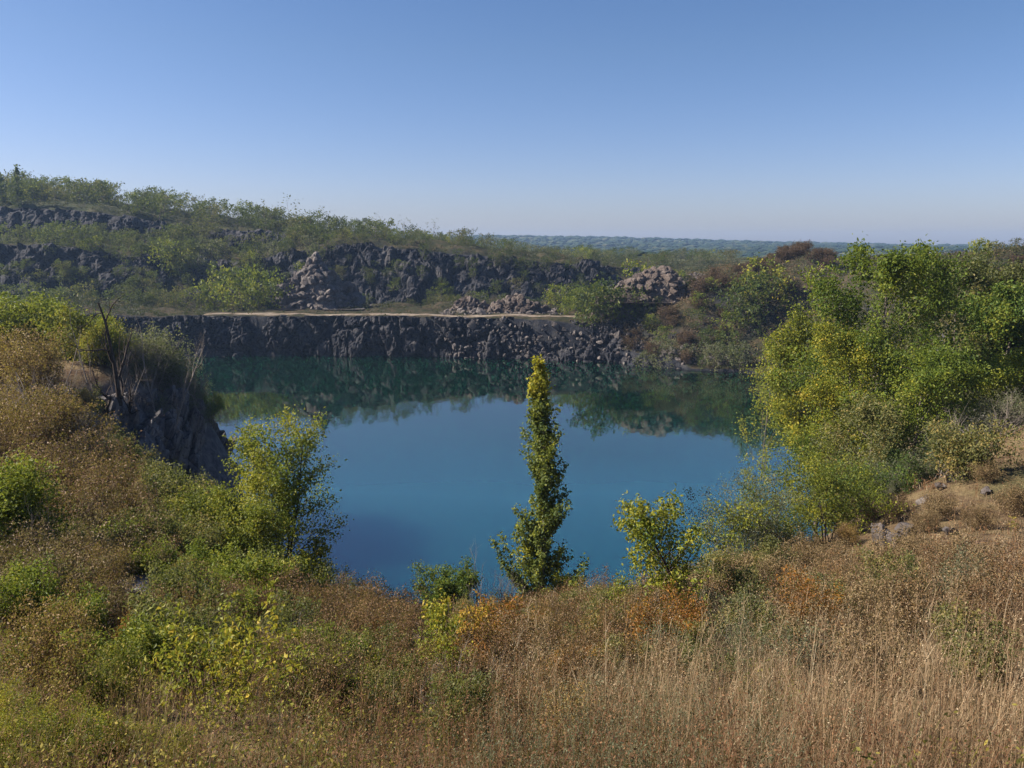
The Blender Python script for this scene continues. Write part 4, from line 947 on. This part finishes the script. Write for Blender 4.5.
# trees along the green belt beyond the long face
for k in range(110):
    px = random.uniform(440, 735); Y = random.uniform(np.interp(px, [440, 560, 640, 735], [262, 268, 290, 320]), 430)
    key = random.choices(['far_dark', 'far_green', 'far_olive', 'far_pale', 'far_bright'], [2, 5, 4, 3, 2])[0]
    p = ground_pt(px, Y); nm = key[4:]
    side = 'behind the long shaded face' if px < 600 else 'on the plain beyond the rubble heap'
    spawn(key, (p[0], p[1], p[2]-.3), f'{nm} tree {side}', 'tree', f'{nm} trees {side}', random.uniform(3.2, 6.0))
# bushes on the ledges, faces and at their feet
led = []
for k in range(38):
    px = random.uniform(-10, 190); led.append((px, random.uniform(236, 261), 'on the ledge between the two left faces', random.uniform(3.2, 7)))
for k in range(40):
    px = random.uniform(0, 240); led.append((px, random.uniform(206, 226), 'at the foot of the left faces', random.uniform(3, 6.5)))
for k in range(34):
    px = random.uniform(165, 420); led.append((px, random.uniform(face_Y(px), face_Y(px)+18) if px > 250 else random.uniform(246, 268), 'on the broken ground below the crest', random.uniform(3.2, 7)))
for k in range(40):
    px = random.uniform(330, 640); led.append((px, random.uniform(228, 236), 'at the foot of the long shaded face', random.uniform(2, 5)))
for k in range(64):
    px = random.uniform(165, 640); led.append((px, float(np.interp(px, [165, 250, 330, 410, 480, 560, 640], [238, 238, 242, 243, 246, 249, 258]))+random.uniform(-5, 5), 'growing out of the long shaded face', random.uniform(1.8, 4.2)))
for k in range(26):
    px = random.uniform(-5, 165); led.append((px, random.uniform(227, 233), 'growing out of the second left face', random.uniform(1.8, 4)))
for k in range(44):
    px = random.uniform(105, 335); led.append((px, random.uniform(236, 263), 'growing on the dark broken face under the middle of the crest', random.uniform(3., 5.6)))
for k in range(22):
    px = random.uniform(340, 620); led.append((px, float(np.interp(px, [340, 410, 480, 560, 620], [248, 250, 252, 256, 264]))+random.uniform(-2, 5), 'growing along the rim of the long shaded face', random.uniform(2.2, 4.4)))
for px, Y, where, s in led:
    key = random.choices(['bush_dark', 'bush_green', 'bush_olive', 'bush_pale', 'bush_bright', 'far_thin'], [8, 5, 3, 1.2, .7, 1.])[0]
    p = ground_pt(px, Y); nm = key.split('_')[1].replace('thin', 'spindly')
    if 'face' in where and 'growing' in where: p = (p[0], p[1]-2.6, p[2]+.6)
    spawn(key, (p[0], p[1], p[2]-.2), f'{nm} bush {where}', 'bush', f'{nm} bushes {where}', s)
far_grp('bush_bright', [(172,238,26),(178,236,22),(166,240,20),(85,236,16),(95,236,14)], 'light green bush lit on the broken left face', 'bush', 'light bushes on the left face', 3, .003)

# ------------------------------------------------------------------ rock heap on the bench
def rock_heap(px, Y, top, wpx, label, seed, depth=.9, n=420, smin=.25, smax=1.5, skew=0., flat=.62, mat='brownrubble'):
    """a heap of broken rock: a rough core with many blocks bedded in it, one mesh"""
    p, H, W = place(px, Y, top, wpx); W *= .5; g = np.random.default_rng(seed)
    def prof(X, Yv):
        r_ = np.hypot(X*.98+.12*np.sin(Yv*4+seed), Yv+.10*np.sin(X*5))
        return np.clip(1-r_, 0, 1)**flat*np.where(X > skew, 1-.25*(X-skew), 1)*(1+.25*vnoise(np.stack([X*3, Yv*3, 0*X], 1), seed))
    u = np.linspace(-1.2, 1.2, 90); X, Yv = [c.ravel() for c in np.meshgrid(u, u, indexing='ij')]
    P = np.stack([X*W, Yv*W*depth, prof(X, Yv)*H*.93-.9], 1)
    d1, d2, c1 = worley(P/1.5, seed); P[:, 2] += .9*(c1-.5)*np.clip(P[:, 2]+.9, 0, 1)
    Vs, Fs, o = [P], [], 8100
    V0, F0 = ICO2; base = []
    for k in range(8):
        V = V0.copy()
        for _ in range(8):
            m = g.normal(size=3); m /= np.linalg.norm(m); d = g.uniform(.35, .75); s = V@m; V -= np.where(s > d, s-d, 0)[:, None]*m[None]
        base.append(V*g.uniform(.7, 1.35, 3))
    for k in range(n):
        a, q = g.uniform(0, 6.283), g.uniform(0, 1)**.6
        X1, Y1 = np.array([math.cos(a)*q]), np.array([math.sin(a)*q])
        s = smin+(smax-smin)*g.uniform()**2.6
        Q, _ = np.linalg.qr(g.normal(size=(3, 3)))
        Vs.append(base[g.integers(8)]@Q*s+np.array([X1[0]*W, Y1[0]*W*depth, prof(X1, Y1)[0]*H*.93-.35+.1*s])); Fs.append(F0+o); o += len(V0)
    ob = link('rock_heap', mesh_np('rock_heap', np.concatenate(Vs), [grid_faces(90, 90), np.concatenate(Fs)], False), M[mat])
    ob.location = p
    tag(ob, label, 'rock heap')
rock_heap(318, 206, 253, 84, 'pointed heap of broken rock standing on the bench', 91, .62, 560, .25, 1.7, -.1, .8, 'rubble')
rock_heap(662, 187, 268, 104, 'broad pinkish heap of quarry rock rising right of the bench', 92, .45, 620, .25, 1.5, 0., .5)
rock_heap(618, 186, 288, 62, 'lower rock heap between the bench and the broad pinkish one', 93, .5, 260, .25, 1.2, 0., .5)
rock_heap(518, 195, 294, 60, 'dark low heap of rocks behind the middle of the track', 94, .5, 240, .25, 1.2, 0., .5)
rock_heap(470, 198, 296, 40, 'small dark rock heap behind the left part of the track', 95, .5, 150, .2, 1.0, 0., .5)

# rubble: individual blocks, and the small stones between them
random.seed(8)
def strip_pts(cells, n, g):
    """random ground points in a quad of (px, Y) corners"""
    c = np.array(cells, float); out = []
    for _ in range(n):
        a, b = g.uniform(), g.uniform()
        q = (c[0]*(1-a)+c[1]*a)*(1-b)+(c[3]*(1-a)+c[2]*a)*b
        out.append(ground_pt(*q))
    return np.array(out)
g = np.random.default_rng(44)
def face_pt(a, b):
    """a point on the talus below the bench edge, from its right half: a along, b up"""
    rr = np.array(rows_main); i = a*(len(rr)-1); k = min(int(i), len(rr)-2); f = i-k
    q = rr[k]*(1-f)+rr[k+1]*f
    return q[3:]*(1-b)+q[:3]*b
for k in range(50):
    a, b = random.uniform(0, .72), random.uniform(.1, 1)
    p = face_pt(a, b); s = random.uniform(.2, .5)+1.0*random.random()**4
    boulder((p[0], p[1]-.6, p[2]-.1), s, 'angular granite block on the sunlit bank between water and track', 'granite blocks on the rubble bank')
for q in strip_pts([(450,189.5),(560,190),(555,197),(450,198)], 24, g):
    boulder(q, random.uniform(.4, 1.25), 'dark rock in the low ridge of stones behind the track', 'rocks behind the track')
for q in strip_pts([(612,180),(700,186),(700,193),(628,193)], 36, g):
    boulder(q, random.uniform(.5, 1.3), 'pinkish block in the rubble heap right of the bench', 'blocks of the rubble heap')
for q in strip_pts([(640,165),(740,160.5),(745,163),(650,168)], 36, g):
    boulder(q, random.uniform(.35, .9), 'grey block at the foot of the brown slope by the water', 'blocks below the brown slope')
for q in strip_pts([(285,198),(352,198),(352,206),(285,206)], 26, g):
    boulder(q, random.uniform(.3, .8), 'loose rock at the foot of the pointed rock heap', 'rocks round the pointed heap')
pts = np.concatenate([strip_pts([(606,178),(705,182),(705,194),(622,194)], 700, g), strip_pts([(440,189),(565,189.5),(560,198),(440,199)], 350, g),
                      np.array([face_pt(g.uniform(0, .8), g.uniform(.05, 1))-np.array([0, .7, 0]) for _ in range(220)]),
                      strip_pts([(640,164),(745,160),(750,166),(650,170)], 260, g)])
rubble_stones('rubble', pts, g.uniform(.14, .5, len(pts)), M['rubble'], 'stuff', 3)

# ------------------------------------------------------------------ far wood: one mass of crowns
def far_wood():
    g = np.random.default_rng(66); V0, F0 = ICO2; n = 11000
    V1 = V0.copy(); Vs, Fs, Ts, o = [], [], [], 0
    Y = np.exp(g.uniform(math.log(430), math.log(2350), n)); a = g.uniform(-.72, .72, n); x = Y*a
    dens = vnoise(np.stack([x/160, Y/160, 0*x], 1), 5)
    keep = (dens > -.25) | (Y > 1300); x, Y = x[keep], Y[keep]
    z = ground_z(x, Y); s = np.interp(Y, [430, 1000, 2300], [2.6, 3.8, 5.5])*g.uniform(.7, 1.5, len(x))
    Vico, Fico = ico(1)
    base = [Vico*(1+.28*fbm(Vico*1.7+k*3, 2, k))[:, None] for k in range(8)]
    k = g.integers(0, 8, len(x)); B = np.stack(base)[k]
    P = B*s[:, None, None]*np.array([1.35, 1.35, .42])+np.stack([x, Y, z+s*.45], 1)[:, None]
    m = len(Vico); Fc = (Fico[None]+(np.arange(len(x))*m)[:, None, None]).reshape(-1, 3)
    tint = np.repeat(np.clip(g.normal(.45, .22, len(x)), 0, 1), m)
    lm('far_leaf', [(.0, (.012, .024, .012)), (.4, (.022, .040, .018)), (.7, (.042, .060, .024)), (1, (.085, .085, .04))], trans=.1, vary=0.)
    tag(link('distant_woods', mesh_np('distant_woods', P.reshape(-1, 3), [Fc], False, {'tint': tint}), M['far_leaf']), kind='stuff')
far_wood()

# low scrub over the far slopes
def far_scrub():
    g = np.random.default_rng(77)
    a = g.uniform(-.62, .62, 26000); r = g.uniform(150, 420, 26000); x, y = r*np.sin(a), r*np.cos(a)
    z = ground_z(x, y); sd = pond_sd(x, y); dn = vnoise(np.stack([x/9, y/9, 0*x], 1), 61)
    on_bench = (x > -72) & (x < 24) & (y > 180) & (y < 200)
    slope_zone = (x < 10) & (y > 208) & (y < 266)
    k = (sd > 1.5) & ~(slope_zone & (g.uniform(size=len(x)) < .6)) & (dn > -.55) & ~(on_bench & (g.uniform(size=len(x)) < .9)); x, y, z, r = x[k], y[k], z[k], r[k]
    per = 26; s = g.uniform(.35, 1.2, len(x))
    P = np.repeat(np.stack([x, y, z+s*.35], 1), per, 0)+g.normal(size=(len(x)*per, 3))*np.repeat(s, per)[:, None]*np.array([.6, .6, .38])
    t = np.repeat(np.clip(np.where(x < 15, .26, np.where((x < 75) & (y < 215), .75, .38))+.34*vnoise(np.stack([x/14, y/14, 0*x], 1), 63)+g.normal(size=len(x))*.2, 0, 1), per)+g.normal(size=len(P))*.1
    lm('scrub_leaf', [(.0, (.016, .026, .010)), (.35, (.038, .046, .016)), (.6, (.075, .060, .028)), (.8, (.115, .068, .038)), (1, (.17, .12, .06))], trans=.2, vary=0.)
    o = link('hill_scrub', leaf_mesh('hill_scrub', P, .34, g, .02, t), M['scrub_leaf'])
    tag(o, kind='stuff')
far_scrub()
# ------------------------------------------------------------------ ground cover
G = np.random.default_rng(99)
def scatter(n, rmin, rmax, amax=.80, power=1.0):
    r = rmin*(rmax/rmin)**(G.uniform(0, 1, n)**power); a = G.uniform(-amax, amax, n)
    return r*np.sin(a), r*np.cos(a), r, a
def on_land(x, y, lo=.6):
    return pond_sd(x, y) > lo
CLEAR = [(437,11,1.0),(470,11.4,1.0),(497,12.4,1.0),(218,6.6,.9),(300,7.2,.6),(700,12.6,1.3),(695,11,1.0),(617,16,.9),(52,8.6,.8),(150,14.5,1.6),(145,13,1.2),(449,25.5,1.6),(541,26.5,1.8),(560,24,1.4),(826,28,1.6),(860,27,2.5),(900,26,2.),(742,25.5,1.6)]
CLEAR = [(*ground_pt(a, b)[:2], c) for a, b, c in CLEAR]
def open_ground(x, y):
    k = np.ones(len(x), bool)
    for cx, cy, cr in CLEAR: k &= np.hypot(x-cx, y-cy) > cr*(.6+.6*G.uniform(size=len(x)))
    gz = ground_z(x, y); e = .6
    slope = np.hypot(ground_z(x+e, y)-gz, ground_z(x, y+e)-gz)/e
    k &= (slope < 1.0) & ~((x > -36) & (x < -17) & (y > 52) & (y < 84))
    gap = fbm(np.stack([x/1.7, y/1.7, 0*x], 1), 3, 71)
    return k & (gap+.25*G.normal(size=len(x)) > -.30)
def blades(base, h, wd, lean_dir, lean, tint):
    """curved two-segment blades"""
    n = len(base); d = np.stack([np.cos(lean_dir), np.sin(lean_dir), 0*h], 1); up = np.array([0, 0, 1.])
    side = np.stack([-np.sin(lean_dir+G.normal(size=n)), np.cos(lean_dir+G.normal(size=n)), 0*h], 1)
    side /= np.linalg.norm(side, axis=1)[:, None]
    m = base+(up*(h*.55)[:, None])+d*(h*lean*.25)[:, None]
    t = base+(up*(h*(1-.25*lean))[:, None])+d*(h*lean*.8)[:, None]
    w_ = wd[:, None]*side*.5
    V = np.stack([base-w_, base+w_, m-w_*.8, m+w_*.8, t], 1).reshape(-1, 3)
    a = np.arange(n)*5
    return V, np.stack([a, a+1, a+3, a+2], 1), np.stack([a+2, a+3, a+4], 1), np.repeat(tint, 5)
def grass(name, x, y, per, hlo, hhi, wd, rad, mat, tb, ta=.25, lean=(.15, .7)):
    n = len(x); z = ground_z(x, y); r = np.hypot(x, y); hn = .72+.95*fbm(np.stack([x/2.0, y/2.0, 0*x], 1), 3, 17)
    X = np.repeat(np.stack([x, y, z], 1), per, 0); N = len(X)
    off = G.normal(size=(N, 2))*np.repeat(rad, per)[:, None]
    h = np.repeat(G.uniform(hlo, hhi, n)*hn*np.where((r > 19) & (x > .2*y), .55, 1), per)*G.uniform(.55, 1.1, N)
    X[:, :2] += off; X[:, 2] -= .04
    la = np.arctan2(off[:, 1], off[:, 0])+G.normal(size=N)*.6
    tint = np.clip(np.repeat(tb+.28*fbm(np.stack([x/3, y/3, 0*x], 1), 3, 19), per)+G.normal(size=N)*ta, 0, 1)
    w_ = np.repeat(wd, per) if np.ndim(wd) else np.full(N, wd)
    V, q, t, ti = blades(X, h, w_*G.uniform(.6, 1.3, N), la, G.uniform(*lean, N), tint)
    return tag(link(name, mesh_np(name, V, [q, t], False, {'tint': ti}), mat), kind='stuff')
def forbs(name, x, y, hlo, hhi, mat, nb=10, leafs=2, lsize=.03, wd=.006, tb=.45, ta=.25):
    """upright dry weeds: a stem, side twigs and small leaves or seed heads"""
    n = len(x); z = ground_z(x, y); r = np.hypot(x, y); k = np.clip(r/12, .8, 3)
    B = np.stack([x, y, z-.05], 1); h = G.uniform(hlo, hhi, n); az = G.uniform(0, 6.28, n); ln = G.uniform(0, .28, n)
    ax = np.stack([np.cos(az)*ln, np.sin(az)*ln, np.ones(n)], 1)
    T0 = np.clip(tb+.3*fbm(np.stack([x/2.5, y/2.5, 0*x], 1), 3, 23)+G.normal(size=n)*.12, 0, 1)
    V1, q1, t1, ti1 = blades(B, h, wd*k, az, ln, T0)
    t = G.uniform(.25, 1, (n, nb)); a = G.uniform(0, 6.28, (n, nb)); L = (1.1-t*.7)*h[:, None]*G.uniform(.2, .42, (n, nb))
    P0 = B[:, None]+ax[:, None]*(t*h[:, None])[..., None]*np.array([1, 1, .97])
    D = np.stack([np.cos(a)*.62, np.sin(a)*.62, np.full_like(a, .8)], -1)
    P0 = P0.reshape(-1, 3); D = D.reshape(-1, 3); L = L.ravel(); N = len(P0)
    V2, q2, t2, ti2 = blades(P0, L*.8, np.repeat(wd*k*.6, nb), a.ravel(), np.full(N, .9), np.repeat(T0, nb))
    tipp = P0+D*L[:, None]
    LP = np.repeat(tipp, leafs, 0)+G.normal(size=(N*leafs, 3))*(L*.22).repeat(leafs)[:, None]
    me = None
    d = G.normal(size=LP.shape); d /= np.linalg.norm(d, axis=1)[:, None]; e = np.cross(d, G.normal(size=LP.shape)); e /= np.linalg.norm(e, axis=1)[:, None]
    S = (lsize*np.repeat(np.repeat(k, nb), leafs)*G.uniform(.5, 1.3, len(LP)))[:, None]
    V3 = np.stack([LP, LP+d*S*.5+e*S*.25, LP+d*S, LP+d*S*.5-e*S*.25], 1).reshape(-1, 3); i3 = np.arange(len(LP))*4
    q3 = np.stack([i3, i3+1, i3+2, i3+3], 1); ti3 = np.repeat(np.clip(np.repeat(np.repeat(T0, nb), leafs)+G.normal(size=len(LP))*ta, 0, 1), 4)
    o1, o2 = len(V1), len(V1)+len(V2)
    return tag(link(name, mesh_np(name, np.concatenate([V1, V2, V3]), [np.concatenate([q1, q2+o1, q3+o2]), np.concatenate([t1, t2+o1])], False,
                                  {'tint': np.concatenate([ti1, ti2, ti3])}), mat), kind='stuff')
M['straw'] = mat_plain_tint('dry_straw', [(.0, (.11, .062, .034)), (.35, (.21, .135, .075)), (.65, (.32, .225, .13)), (1, (.45, .36, .24))])
M['weed'] = mat_plain_tint('dry_weed', [(.0, (.060, .028, .016)), (.35, (.145, .068, .033)), (.65, (.235, .125, .060)), (1, (.33, .22, .12))])
M['sage'] = mat_plain_tint('grey_weed', [(.0, (.06, .065, .035)), (.4, (.12, .125, .068)), (.7, (.19, .18, .105)), (1, (.27, .25, .16))])
M['herb'] = mat_plain_tint('green_herb', [(.0, (.06, .055, .018)), (.4, (.14, .125, .028)), (.7, (.24, .195, .035)), (1, (.32, .24, .05))], .3)

# straw grass: thick on the right, thinner elsewhere
x, y, r, a = scatter(15000, 2.4, 62)
w_ = .12+.58*sstep(-.15, .4, a)+.5*fbm(np.stack([x/4, y/4, 0*x], 1), 3, 41)
w_ = w_*np.where((a > .2) & (r > 19), .5, 1)
k = (G.uniform(size=len(x)) < w_) & on_land(x, y, 1.5) & open_ground(x, y); x, y, r = x[k], y[k], r[k]
grass('dry_grass', x, y, 26, .35, .85, np.clip(r*.0007, .004, .03), np.clip(.05+r*.006, .05, .3), M['straw'], .42)
# short matted grass and litter
x, y, r, a = scatter(9000, 2.2, 75, .85); k = on_land(x, y, 1.) & open_ground(x, y); x, y, r = x[k], y[k], r[k]
grass('short_grass', x, y, 16, .08, .28, np.clip(r*.0009, .005, .04), np.clip(.08+r*.010, .08, .5), M['weed'], .62, lean=(.5, 1.2))
# brown upright weeds
x, y, r, a = scatter(9500, 3.0, 40)
w_ = .72-.25*sstep(.15, .5, a)+.5*fbm(np.stack([x/3, y/3, 0*x], 1), 3, 43)
k = (G.uniform(size=len(x)) < w_) & on_land(x, y, 2) & open_ground(x, y); x, y = x[k], y[k]
forbs('dry_weeds', x, y, .25, .85, M['weed'], 12, 2, .022, ta=.13)
# grey-green weeds in the lower middle
x, y, r, a = scatter(7500, 3.2, 20, .75)
w_ = .95*np.exp(-((a-.14)/.24)**2)+.25+.6*fbm(np.stack([x/2.5, y/2.5, 0*x], 1), 3, 47)-.25
k = (G.uniform(size=len(x)) < w_) & on_land(x, y, 2) & open_ground(x, y); x, y = x[k], y[k]
forbs('grey_weeds', x, y, .3, .85, M['sage'], 13, 2, .018, .004, ta=.13)
# leafy green and yellow herbs on the left
x, y, r, a = scatter(8000, 3.2, 30, .8)
w_ = .5*sstep(.05, -.45, a)-.16+.8*fbm(np.stack([x/2.5, y/2.5, 0*x], 1), 3, 53)
k = (G.uniform(size=len(x)) < w_) & on_land(x, y, 2) & open_ground(x, y); x, y = x[k], y[k]
forbs('leafy_weeds', x, y, .3, .8, M['herb'], 9, 4, .035, .005, .5)
# tall pale stalks on the right
x, y, r, a = scatter(2600, 4.5, 22, .75); k = (a > -.05) & (G.uniform(size=len(x)) < .3+.7*sstep(.1, .5, a)); x, y = x[k], y[k]
forbs('tall_stalks', x, y, .7, 1.45, M['straw'], 8, 4, .017, .006, .6, .15)
# ------------------------------------------------------------------ haze
def haze():
    V = np.array([(x, y, z) for x in (-3300, 3300) for y in (-3300, 3300) for z in (-9, 75)], float)
    Fc = np.array([[0,1,3,2],[4,6,7,5],[0,4,5,1],[2,3,7,6],[0,2,6,4],[1,5,7,3]])
    m = bpy.data.materials.new('haze_air'); m.use_nodes = True; t = m.node_tree; t.nodes.clear()
    out = t.nodes.new('ShaderNodeOutputMaterial'); v = t.nodes.new('ShaderNodeVolumePrincipled')
    v.inputs['Color'].default_value = (.42, .62, .95, 1); v.inputs['Density'].default_value = .00018; v.inputs['Anisotropy'].default_value = .2
    t.links.new(v.outputs[0], out.inputs['Volume'])
    tag(link('haze', mesh_np('haze', V, [Fc]), m), kind='stuff')
haze()
